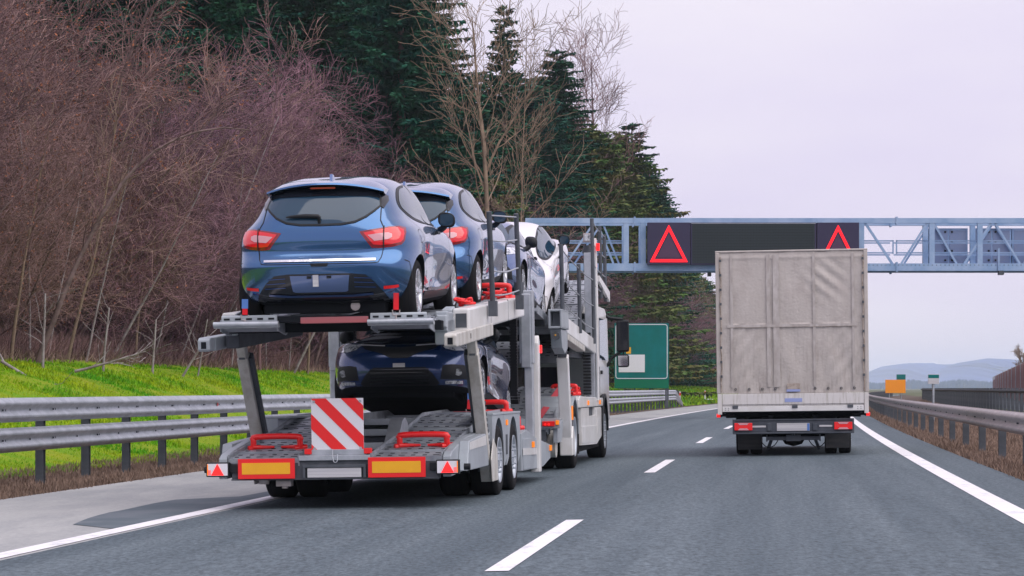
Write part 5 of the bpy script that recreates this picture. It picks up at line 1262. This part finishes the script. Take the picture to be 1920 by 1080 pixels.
M['flap'] = mat('mud_flap_rubber', (.035, .038, .045), .7, var=(.06, .06, .065), vscale=3, streak=(1, 1, 5))
box_truck()

# ------------------------------------------------------------------ vegetation
class Grow:
    """branch segments: p0, p1, r0, r1, level"""
    def __init__(s, seed): s.r = random.Random(seed); s.seg = []; s.leaf = []
    def branch(s, p, d, L, r0, lv, P):
        r = s.r; n = P['n'][lv]; st = L / n; pts = [Vector(p)]; d = Vector(d).normalized()
        for i in range(n):
            wob = P['wob'][lv]
            d = (d + Vector((r.uniform(-wob, wob), r.uniform(-wob, wob), r.uniform(-wob, wob) + P['grav'][lv] * (i + 1) / n)) + Vector(P.get('lean', (0, 0, 0))) * (.06 if lv < 2 else .02)).normalized()
            pts.append(pts[-1] + d * st)
        end = r0 * P['taper'][lv]
        for i in range(n):
            a = r0 + (end - r0) * i / n; b_ = r0 + (end - r0) * (i + 1) / n; s.seg.append((pts[i], pts[i + 1], a, b_, lv))
        if lv + 1 < len(P['n']):
            cnt = P['kids'][lv]; cnt = max(1, int(cnt * r.uniform(.8, 1.2) * (L / P['L0'][lv]) ** .6))
            for k in range(cnt):
                t = P['from'][lv] + (1 - P['from'][lv]) * (k + r.random()) / cnt; i = min(n - 1, int(t * n)); f = t * n - i
                q = pts[i].lerp(pts[i + 1], min(1, f)); dd = (pts[i + 1] - pts[i]).normalized()
                side = Vector((r.uniform(-1, 1), r.uniform(-1, 1), r.uniform(-.6, 1))); side = (side - dd * side.dot(dd)).normalized()
                ang = P['ang'][lv] * r.uniform(.7, 1.3); nd = dd * math.cos(ang) + side * math.sin(ang)
                ln = P['L0'][lv + 1] * r.uniform(.6, 1.2) * (1 - P['short'][lv] * t)
                s.branch(q, nd, ln, max(.004, (r0 + (end - r0) * t) * P['rr'][lv]), lv + 1, P)
        elif P.get('leaf') and r.random() < P['leaf']: s.leaf.append((pts[-1], d))
    def meshes(s, bark, twig, split=1, minr=.006):
        out = []
        for lo, hi, m_, sides in ((0, split, bark, 7), (split, 9, twig, 3)):
            S = [g for g in s.seg if lo <= g[4] < hi]
            if not S: out.append(None); continue
            A = np.array([g[0][:] for g in S]); B = np.array([g[1][:] for g in S]); ra = np.maximum([g[2] for g in S], minr); rb = np.maximum([g[3] for g in S], minr)
            D = B - A; D /= np.linalg.norm(D, axis=1)[:, None] + 1e-9; up = np.tile([.31, .2, .93], (len(S), 1)); a = np.cross(D, up); a /= np.linalg.norm(a, axis=1)[:, None] + 1e-9; c = np.cross(D, a)
            V = []
            for base, rad in ((A, ra), (B + D * (rb[:, None] * .5), rb)):
                for k in range(sides):
                    t = 2 * PI * k / sides; V.append(base + rad[:, None] * (math.cos(t) * a + math.sin(t) * c))
            V = np.stack(V, 1).reshape(-1, 3); o = (np.arange(len(S)) * 2 * sides)[:, None]
            Q = np.concatenate([o + np.array([[k, (k + 1) % sides, sides + (k + 1) % sides, sides + k]]) for k in range(sides)], 0)
            out.append(npmesh('branches', V, Q, [m_], sides > 3))
        return out
def leaf_mesh(L, size, m_, seed, jit=.1):
    rr = np.random.RandomState(seed); P = np.array([l[0][:] for l in L]); n = len(P)
    if not n: return None
    P = P + rr.uniform(-jit, jit, (n, 3)); a = rr.randn(n, 3); a /= np.linalg.norm(a, axis=1)[:, None]; b_ = np.cross(a, rr.randn(n, 3)); b_ /= np.linalg.norm(b_, axis=1)[:, None]
    s_ = size * rr.uniform(.6, 1.3, (n, 1)); V = np.stack([P - a * s_, P + b_ * s_ * .45, P + a * s_, P - b_ * s_ * .45], 1).reshape(-1, 3)
    return npmesh('leaves', V, np.arange(4 * n).reshape(n, 4), [m_])
def shrub_proto(seed, H, m_, leaf=0):
    g = Grow(seed); r = g.r
    P = dict(n=[9, 6, 4, 3], wob=[.07, .10, .12, .14], grav=[.05, .02, -.06, -.16], taper=[.25, .25, .4, .5], kids=[15, 11, 7], **{'from': [.12, .1, .05]}, ang=[.75, .75, .85],
             L0=[H, 3.0, 1.35, .62], short=[.55, .3, .2], rr=[.5, .55, .6], lean=(1.0, -.2, 0), leaf=leaf)
    for k in range(6):
        a = r.uniform(0, 2 * PI); rad = r.uniform(.1, 1.0)
        g.branch((rad * math.cos(a), rad * math.sin(a), -.3), (r.uniform(-.25, .45), r.uniform(-.3, .3), 1), H * r.uniform(.6, 1.05), r.uniform(.04, .085), 0, P)
    a, b_ = g.meshes('bark', m_, 1, .005)
    return a, b_, (leaf_mesh(g.leaf, .038, 'leafdead', seed) if leaf else None)
def spruce_proto(seed, H, spread, m_, dense=1.0, cones=False):
    rr = random.Random(seed); V = []; Q = []; h = .08 * H; mi = []
    def card(p, d, L, w, tilt):
        d = d.normalized(); s_ = d.cross(Vector((rr.uniform(-.5, .5), rr.uniform(-.5, .5), 1))).normalized(); s_ = (s_ * math.cos(tilt) + d.cross(s_) * math.sin(tilt)) * w; o = len(V)
        V.extend([p - s_ * .35, p + d * L * .45 - s_, p + d * L, p + d * L * .5 + s_]); Q.append((o, o + 1, o + 2, o + 3)); mi.append(0)
    while h < H - .15:
        t = h / H; nb = int(rr.choice([5, 6, 7]) * dense); off = rr.uniform(0, 6)
        for k in range(nb):
            hb = h + rr.uniform(-.3, .3); a = off + 2 * PI * k / nb + rr.uniform(-.25, .25); L = spread * ((1 - t) ** .55) * rr.choice([.5, .8, .9, 1, 1.05, 1.2]) * rr.uniform(.85, 1.1) + .22
            dr = Vector((math.cos(a), math.sin(a), 0)); droop = .62 - .70 * t + rr.uniform(-.1, .1); n = max(3, int(L / .145)); p = Vector((0, 0, hb)); pts = []
            for i in range(n + 1):
                f = i / n; pts.append(Vector((0, 0, hb)) + dr * L * f + Vector((0, 0, -droop * L * (f - .55 * f * f) * 1.3 + (.07 * L * f * f)))) 
            for i in range(n):
                p = pts[i + 1]; d = pts[i + 1] - pts[i]; f = (i + 1) / n; sz = (.46 - .22 * f) * (.65 + .35 * min(1, L / 2))
                for sd in (-1, 1):
                    lat = (dr.cross(Vector((0, 0, 1))) * sd + dr * rr.uniform(.5, 1.0) + Vector((0, 0, rr.uniform(-.55, .0))))
                    card(p, lat, sz * rr.uniform(.8, 1.3), .075, rr.uniform(-.6, .6))
                    card(p - d * .5, lat + Vector((0, 0, -.5)), sz * rr.uniform(.6, 1.1), .07, rr.uniform(-1, 1))
                card(p, dr + Vector((rr.uniform(-.3, .3), rr.uniform(-.3, .3), .12)), sz * .7, .06, rr.uniform(-.7, .7))
                for _ in range(2): card(p, Vector((rr.uniform(-.25, .25), rr.uniform(-.25, .25), -1)), sz * rr.uniform(.6, 1.3), .07, rr.uniform(-1.5, 1.5))
            if cones and t > .45 and rr.random() < .12: 
                o = len(V); p = pts[-1]; V.extend([p, p + Vector((.05, 0, -.08)), p + Vector((0, 0, -.2)), p + Vector((-.05, 0, -.08))]); Q.append((o, o + 1, o + 2, o + 3)); mi.append(1)
        h += (.30 if t < .8 else .24) * rr.uniform(.8, 1.2)
    for k in range(10): card(Vector((0, 0, H - .25)), Vector((rr.uniform(-.6, .6), rr.uniform(-.6, .6), 1)), .4, .05, 0)
    cr_ = npmesh('crown', V, Q, [m_, 'cone'], False, mi); b = MB(); b.tube([(0, 0, -.5), (0, 0, H * .5), (0, 0, H - .1)], [H * .011, H * .007, .02], 7); return b.mesh('trunk', 'bark'), cr_
def place_tree(name, label, meshes, names, loc, rz, sc_, group, tilt=0):
    root = bpy.data.objects.new(name, None); COL.objects.link(root); root.empty_display_size = .3
    root.location = loc; root.rotation_euler = (tilt * .4, tilt, rz); root.scale = (sc_, sc_, sc_ * 1.0); tag(root, label, 'tree' if 'shrub' not in name else 'shrub', group)
    for m_, nm in zip(meshes, names):
        if m_ is not None: linkmesh(nm, m_, root)
    return root
SH = [shrub_proto(11, 8.5, 'twig'), shrub_proto(22, 9.5, 'twig2'), shrub_proto(33, 8.0, 'twig'), shrub_proto(44, 9.0, 'twig', 0), shrub_proto(55, 8.5, 'twig2', .35)]
SP = [spruce_proto(1, 22, 3.6, 'spruce', 1, True), spruce_proto(2, 19, 2.9, 'spruce'), spruce_proto(3, 24, 3.2, 'spruce'), spruce_proto(4, 14, 3.4, 'olive', 1.1), spruce_proto(5, 20, 1.6, 'spruce', .75)]
HS = [22, 19, 24, 14, 20]
tr_ = random.Random(77)
def gz_at(X, Y): return terrain(X - cx(Y), Y)
def put_spruce(px, Y, top, kind_, label, group='conifers of the forest edge', wide=1.0):
    X = at(px, Y); z0 = gz_at(X, Y); H = 1.1 + (728 - top) / 4700 * Y - z0; s_ = H / HS[kind_]
    r_ = place_tree('spruce_tree' if kind_ != 3 else 'pine_tree', label, SP[kind_], ('trunk', 'crown'), (X, Y, z0), tr_.uniform(0, 6), s_, group); r_.scale = (s_ * wide, s_ * wide, s_); return r_
BIG = [(752, 112, -190, 0, 'tall dark spruce with cones rising above the roofs of the blue cars', 1.5), (590, 118, -110, 2, 'dark spruce behind the leafless thicket, left of the tall coned spruce', 1.6),
       (455, 112, -150, 1, 'dark spruce seen through gaps at the top left of the thicket', 1.6), (945, 150, 12, 4, 'slender spruce spire behind the tan leafless tree', 1.3),
       (868, 140, 150, 1, 'dark spruce filling in just left of the tan leafless tree', 1.9), (1045, 172, 95, 2, 'dark spruce right of the tan leafless tree', 1.6), (1000, 165, 150, 0, 'dark spruce directly behind the right half of the tan leafless tree', 1.7),
       (1112, 190, 235, 3, 'olive green pine below the distant bare treetop', 1.5), (1158, 205, 250, 3, 'olive brown pine right of the distant bare treetop', 1.5), (1185, 215, 232, 4, 'narrow ragged spruce near the right end of the tree line', 2.2),
       (1218, 232, 318, 4, 'small ragged spruce second from the right end of the tree line', 2.6), (1243, 262, 372, 1, 'last low spruce where the tree line meets the gantry', 1.9), (1080, 185, 330, 3, 'bushy olive pine low above the white car', 1.6),
       (935, 135, 330, 3, 'bushy green pine standing low behind the white car roof', 1.3), (830, 125, 300, 3, 'bushy green pine low behind the second blue car', 1.3)]
for px, Y, top, k, lb, wd in BIG: put_spruce(px, Y, top, k, lb, wide=wd)
for row, (q0, Ya, Yb, st, h0) in enumerate(((-26, 56, 150, 3.6, 20), (-31, 60, 165, 4.0, 23), (-38, 70, 180, 5, 26))):
    Y = Ya
    while Y < Yb:
        k = tr_.choice([0, 1, 2]); q = q0 + tr_.uniform(-1.5, 1.5); X = cx(Y) + q; px = 960 + 4700 * X / Y
        lim = np.interp(px, [-600, 620, 640, 760, 860, 930, 1100, 1250], [-300, -200, -60, -40, 150, 200, 300, 400])
        H = min(h0 * tr_.uniform(.85, 1.1), 1.1 + (728 - lim) / 4700 * Y - gz_at(X, Y)); s_ = H / HS[k]
        place_tree('spruce_tree', 'dark spruce of the dense rows standing behind the leafless thicket', SP[k], ('trunk', 'crown'), (X, Y, gz_at(X, Y)), tr_.uniform(0, 6), s_, 'dark spruces behind the thicket').scale = (s_ * 1.45, s_ * 1.45, s_); Y += st * tr_.uniform(.8, 1.2)
for i, (px, top) in enumerate(((645, -90), (690, -140), (790, -30), (815, 60), (845, 170), (880, 190), (915, 150), (960, 130), (985, 170), (1020, 150), (1065, 190), (1095, 260), (1130, 275), (1170, 285), (1205, 300), (1235, 370), (905, 260), (1010, 280), (850, 280))):
    put_spruce(px, 134 + max(0, px - 640) * .19 + (i % 3) * 5, top, (2, 1, 0, 1)[i % 4], 'dark spruce of the loose second row behind the leafless trees', 'second row of spruces', 1.7)
Y = 180
while Y < 330:      # far low conifers right of the sign
    for q0 in (-22, -28, -36):
        X = cx(Y) + q0 + tr_.uniform(-2, 2); px = 960 + 4700 * X / Y
        lim = np.interp(px, [900, 1110, 1190, 1250, 1300, 1345, 1420, 1500], [260, 300, 330, 430, 520, 530, 600, 660]); z0 = gz_at(X, Y)
        H = 1.1 + (728 - lim) / 4700 * Y - z0
        if H > 2.5:
            k = tr_.choice([1, 2, 3, 3]); r_ = place_tree('spruce_tree' if k != 3 else 'pine_tree', 'low conifer in the far part of the forest edge under the gantry', SP[k], ('trunk', 'crown'), (X, Y, z0), tr_.uniform(0, 6), H / HS[k], 'far conifers under the gantry'); r_.scale.x *= 1.5; r_.scale.y *= 1.5
    Y += 7
def put_shrub(X, Y, H, k, label, group, tilt=0, wide=1):
    s_ = H / [8.5, 9.5, 8.0, 9.0, 8.5][k]; r_ = place_tree('leafless_shrub', label, SH[k], ('stems', 'crown', 'dead_leaves'), (X, Y, gz_at(X, Y)), tr_.uniform(-.8, .8), s_, group, tilt); r_.scale.x *= wide; r_.scale.y *= wide
for row, (q0, Ya, Yb, st, H) in enumerate(((-18.2, 47, 120, 2.6, 6.2), (-20.5, 49, 128, 2.6, 9.0), (-23.2, 52, 125, 4.6, 12.0))):
    Y = Ya
    while Y < Yb:
        X = cx(Y) + q0 + tr_.uniform(-.8, .8); px = 960 + 4700 * X / Y
        lim = np.interp(px, [-500, 40, 110, 190, 260, 340, 420, 520, 590, 640, 720, 800, 900], [-200, -70, 110, 70, 10, 100, 200, 225, 260, 325, 370, 390, 430]) + row * -0
        Hm = 1.1 + (728 - lim) / 4700 * Y - gz_at(X, Y)
        k = 4 if px < 60 else tr_.choice([0, 1, 2, 3]); H2 = min(H * tr_.uniform(.85, 1.15), Hm)
        put_shrub(X, Y, H2, k, ['low purple brown leafless shrub in the front row along the grass bank', 'mid height purple brown leafless shrub in the second row above the bank', 'tall purple brown leafless shrub in the third row before the spruces'][row], ['front thicket row', 'second thicket row', 'third thicket row'][row], R(tr_.uniform(0, 9)))
        Y += st * tr_.uniform(.8, 1.2)
Y = 120
while Y < 345:
    for q0, H in ((-18.5, 7), (-21, 9.5), (-25, 11)):
        X = cx(Y) + q0 + tr_.uniform(-1.2, 1.2); px = 960 + 4700 * X / Y; lim = np.interp(px, [640, 900, 1140, 1250, 1345, 1420, 1500], [330, 400, 520, 500, 520, 600, 680])
        H2 = min(H * tr_.uniform(.8, 1.15), 1.1 + (728 - lim) / 4700 * Y - gz_at(X, Y))
        if H2 > 1.5: put_shrub(X, Y, H2, tr_.choice([0, 1, 3]), 'distant dull purple leafless shrub beyond the green sign', 'far thicket beyond the green sign', 0, 1.35)
    Y += 5.5
# hero bare trees
def bare(name, label, X, Y, H, seed, m_, P, r0, d0=(0, 0, 1), minr=.012, low=None):
    g = Grow(seed); g.branch((0, 0, -.3), d0, H, r0, 0, P)
    if low: 
        for (h, d, L, r_) in low: g.branch((d0[0] * h, d0[1] * h, h), d, L, r_, 1, P)
    a, b_ = g.meshes(m_, m_, 1, minr); return place_tree(name, label, (a, b_), ('trunk', 'crown'), (X, Y, gz_at(X, Y)), 0, 1, None)
PT = dict(n=[12, 9, 6, 4], wob=[.05, .12, .2, .25], grav=[.02, .10, .04, 0], taper=[.15, .12, .3, .4], kids=[15, 10, 7], **{'from': [.34, .15, .1]}, ang=[.72, .62, .65], L0=[16.5, 6.6, 2.4, 1.0], short=[.5, .4, .2], rr=[.40, .45, .5])
bare('bare_tree', 'tan leafless tree with spreading limbs in front of the spruces', at(912, 100), 100, 15.8, 8, 'tanbark', PT, .17, low=[(5.0, (1, .1, .30), 5.5, .036), (6.0, (1, -.2, .6), 5.5, .04), (8.6, (-.45, .1, .9), 5.5, .05), (9.4, (.4, .1, .9), 6.5, .06), (10.2, (-.25, 0, 1), 6, .045), (4.8, (1, -.3, .05), 4.2, .025)], minr=.010)
PT2 = dict(PT); PT2.update(L0=[25, 8.5, 3.4, 1.5], kids=[24, 13, 8], ang=[.6, .6, .6], **{'from': [.52, .15, .1]})
bare('bare_tree', 'distant fine branched leafless treetop above the olive pines', at(1118, 196), 196, 25.2, 21, 'twig2', PT2, .22, minr=.014)
PT3 = dict(PT); PT3.update(L0=[15, 4.5, 1.8, .8], kids=[16, 8, 6], ang=[.5, .5, .6])
bare('bare_tree', 'pale thin leafless tree reaching up left of the tan tree', at(835, 118), 118, 17.8, 31, 'tanbark', PT3, .09, minr=.010)
bare('bare_tree', 'upright tan leafless tree close right of the tan spreading tree', at(968, 125), 125, 17.5, 37, 'tanbark', PT3, .09, minr=.010)
bare('bare_tree', 'brown leafless larch rising between the thicket and the spruces', at(487, 78), 78, 10.6, 41, 'twig2', dict(PT3, L0=[12, 2.6, 1.2, .6], kids=[30, 8, 5], ang=[1.1, .7, .6], **{'from': [.15, .1, .1]}), .06, minr=.006)
bare('bare_tree', 'golden bare tree peeping over the noise barrier at the right edge', at(1921, 330), 330, 5.6, 43, 'tanbark', dict(PT3, L0=[5.6, 2.5, 1.2, .6], kids=[14, 8, 5]), .1, minr=.03)
# pale poles at the foot of the thicket
def pole(px, Y, py0, py1, lean, label, thick=.035):
    X = at(px, Y); z0 = gz_at(X, Y); H = (py0 - py1) / 4700 * Y + .2
    PP = dict(n=[6, 3], wob=[.03, .2], grav=[0, 0], taper=[.6, .4], kids=[7], **{'from': [.4]}, ang=[.9], L0=[H, .9], short=[.3], rr=[.35])
    bare('sapling', label, X, Y, H, int(px), 'palebark', PP, thick, d0=(lean, 0, 1), minr=.006)
pole(80, 54.0, 655, 508, .02, 'straight pale sapling nearest the left edge of the photo'); pole(192, 58, 662, 535, .06, 'second straight pale sapling from the left edge')
pole(284, 62, 668, 560, .10, 'dull pale sapling leaning slightly at the thicket foot'); pole(330, 64, 690, 590, .62, 'bright pale sapling leaning far to the right'); pole(368, 66, 690, 575, .12, 'thin pale sapling right of the strongly leaning one', .025)
pole(540, 84, 690, 600, .08, 'pale sapling seen below the left end of the upper deck', .03); pole(25, 52, 655, 560, -.5, 'thin dead stem leaning left at the edge of the thicket', .025)
PS = dict(n=[10, 6, 4], wob=[.05, .10, .15], grav=[.02, .03, -.05], taper=[.25, .3, .4], kids=[14, 8], **{'from': [.3, .15]}, ang=[.45, .5], L0=[7.5, 1.9, .8], short=[.4, .3], rr=[.35, .45])
for i in range(17):
    px = 15 + i * 38 + tr_.uniform(-12, 12); Y = 52 + px / 640 * 36 + tr_.uniform(-1, 2); X = at(px, Y); H = tr_.uniform(4.5, 8.0); g = Grow(100 + i); PS['L0'] = [H, 1.9, .8]
    g.branch((0, 0, -.2), (tr_.uniform(-.1, .55), 0, 1), H, tr_.uniform(.025, .05), 0, PS); a, b_ = g.meshes('palebark' if i % 3 else 'tanbark', 'tanbark' if i % 2 else 'twig2', 1, .006)
    place_tree('bare_tree', 'thin pale stemmed leafless tree among the purple shrubs of the thicket', (a, b_), ('trunk', 'crown'), (X, Y, gz_at(X, Y)), 0, 1, 'thin pale stems in the thicket')
# arching dark limb
g = Grow(5); PA = dict(n=[14, 5, 3], wob=[.05, .2, .3], grav=[-.22, 0, -.1], taper=[.2, .3, .4], kids=[16, 8], **{'from': [.35, .1]}, ang=[.7, .7], L0=[9.5, 1.7, .7], short=[.3, .2], rr=[.35, .5])
g.branch((0, 0, 0), (.35, .0, 1), 7.6, .07, 0, PA); a, b_ = g.meshes('bark', 'twig2', 1, .007); X = at(70, 55); place_tree('bare_tree', 'dark arching leafless tree bending right across the thicket', (a, b_), ('trunk', 'crown'), (X, 55, gz_at(X, 55)), 0, 1, None)
# fallen branches on the bank
def fallen(px, Y, dirv, L, label, seed):
    X = at(px, Y); g = Grow(seed); PF = dict(n=[6, 4, 3], wob=[.12, .2, .2], grav=[0, 0, 0], taper=[.3, .3, .3], kids=[8, 4], **{'from': [.2, .2]}, ang=[.6, .6], L0=[L, .9, .4], short=[.3, .2], rr=[.5, .5])
    g.branch((0, 0, 0), dirv, L, .035, 0, PF); a, b_ = g.meshes('palebark', 'palebark', 1, .006); r_ = place_tree('fallen_branch', label, (a, b_), ('limb', 'twigs'), (X, Y, gz_at(X, Y) + .12), 0, 1, None); r_['category'] = 'branch'
fallen(2, 51, (1, -.2, -.5), 3.2, 'fallen pale branch sloping down the grass at the left edge', 3); fallen(140, 54, (1, 0, .25), 1.6, 'pale broken branch lying at the top of the grass', 6)
# undergrowth and grass
def tufts(name, n, qa, qb, Ya, Yb, h0, h1, w, m_, label, cat, seed, lean=.35, dens=None, pxr=None):
    rs = np.random.RandomState(seed); q = rs.uniform(qa, qb, n); u = rs.uniform(0, 1, n); Y = 1 / (1 / Ya + (1 / Yb - 1 / Ya) * u) if dens is None else Ya + (Yb - Ya) * u
    cxv = np.where(Y < YC, RB * Y + RC * Y * Y, RB * YC + RC * YC * YC + (RB + 2 * RC * YC) * (Y - YC)); X = cxv + q; tv = np.array([terrain(a, b_) for a, b_ in zip(q, Y)])
    h = rs.uniform(h0, h1, n) * (1 + Y / 260); w_ = w * (1 + Y / 90); th = rs.uniform(0, PI, n); B = np.stack([X, Y, tv - .03], 1); s_ = np.stack([np.cos(th) * w_, np.sin(th) * w_, 0 * th], 1)
    tip = B + np.stack([rs.randn(n) * lean * h, rs.randn(n) * lean * h, h], 1)
    V = np.stack([B - s_, B + s_, tip], 1).reshape(-1, 3); tag(linkmesh(name, npmesh(name, V, np.arange(3 * n).reshape(n, 3), [m_])), label, cat, kind='stuff')
tufts('grass', 190000, -17.6, -10.5, 30, 150, .02, .085, .014, 'grass', 'bright green grass covering the bank behind the left guardrail', 'grass', 1)
tufts('grass', 30000, -18, -9.8, 140, 330, .10, .25, .05, 'grass', 'green grass on the far verge beyond the green sign', 'grass', 8, dens=1)
tufts('dry_grass', 45000, -10.9, -8.55, 24, 120, .04, .12, .012, 'dry', 'short brown dead grass along the edge of the left shoulder', 'dry grass', 2)
tufts('dry_grass', 90000, 2.86, 7.8, 28, 200, .04, .13, .012, 'dry', 'brown dead grass covering the median verge', 'dry grass', 3)
tufts('undergrowth', 60000, -20.5, -17.0, 46, 130, .15, .65, .008, 'twig2', 'brown dead stems and brambles at the foot of the thicket', 'undergrowth', 4, .5)
tufts('undergrowth', 7000, -18.0, -16.5, 46, 120, .08, .3, .010, 'dry', 'withered stems straying from the thicket onto the top of the bank', 'undergrowth', 5, .6)

# ------------------------------------------------------------------ haze
def haze():
    bm = bmesh.new(); bmesh.ops.create_cube(bm, size=1); me = bpy.data.meshes.new('haze'); bm.to_mesh(me); bm.free(); o = linkmesh('haze', me); o.location = (0, 4800, 45); o.scale = (15000, 10400, 106)
    m = bpy.data.materials.new('haze'); m.use_nodes = True; n = m.node_tree.nodes; n.remove(n['Principled BSDF']); v = n.new('ShaderNodeVolumePrincipled'); v.inputs['Density'].default_value = HAZE; v.inputs['Color'].default_value = (.80, .91, 1.0, 1); v.inputs['Anisotropy'].default_value = 0.0
    m.node_tree.links.new(v.outputs[0], n['Material Output'].inputs['Volume']); me.materials.append(m); tag(o, 'faint blue haze filling the air towards the hills', 'haze', kind='stuff')
HAZE = 1.5e-4
sc.cycles.volume_bounces = 6
haze()
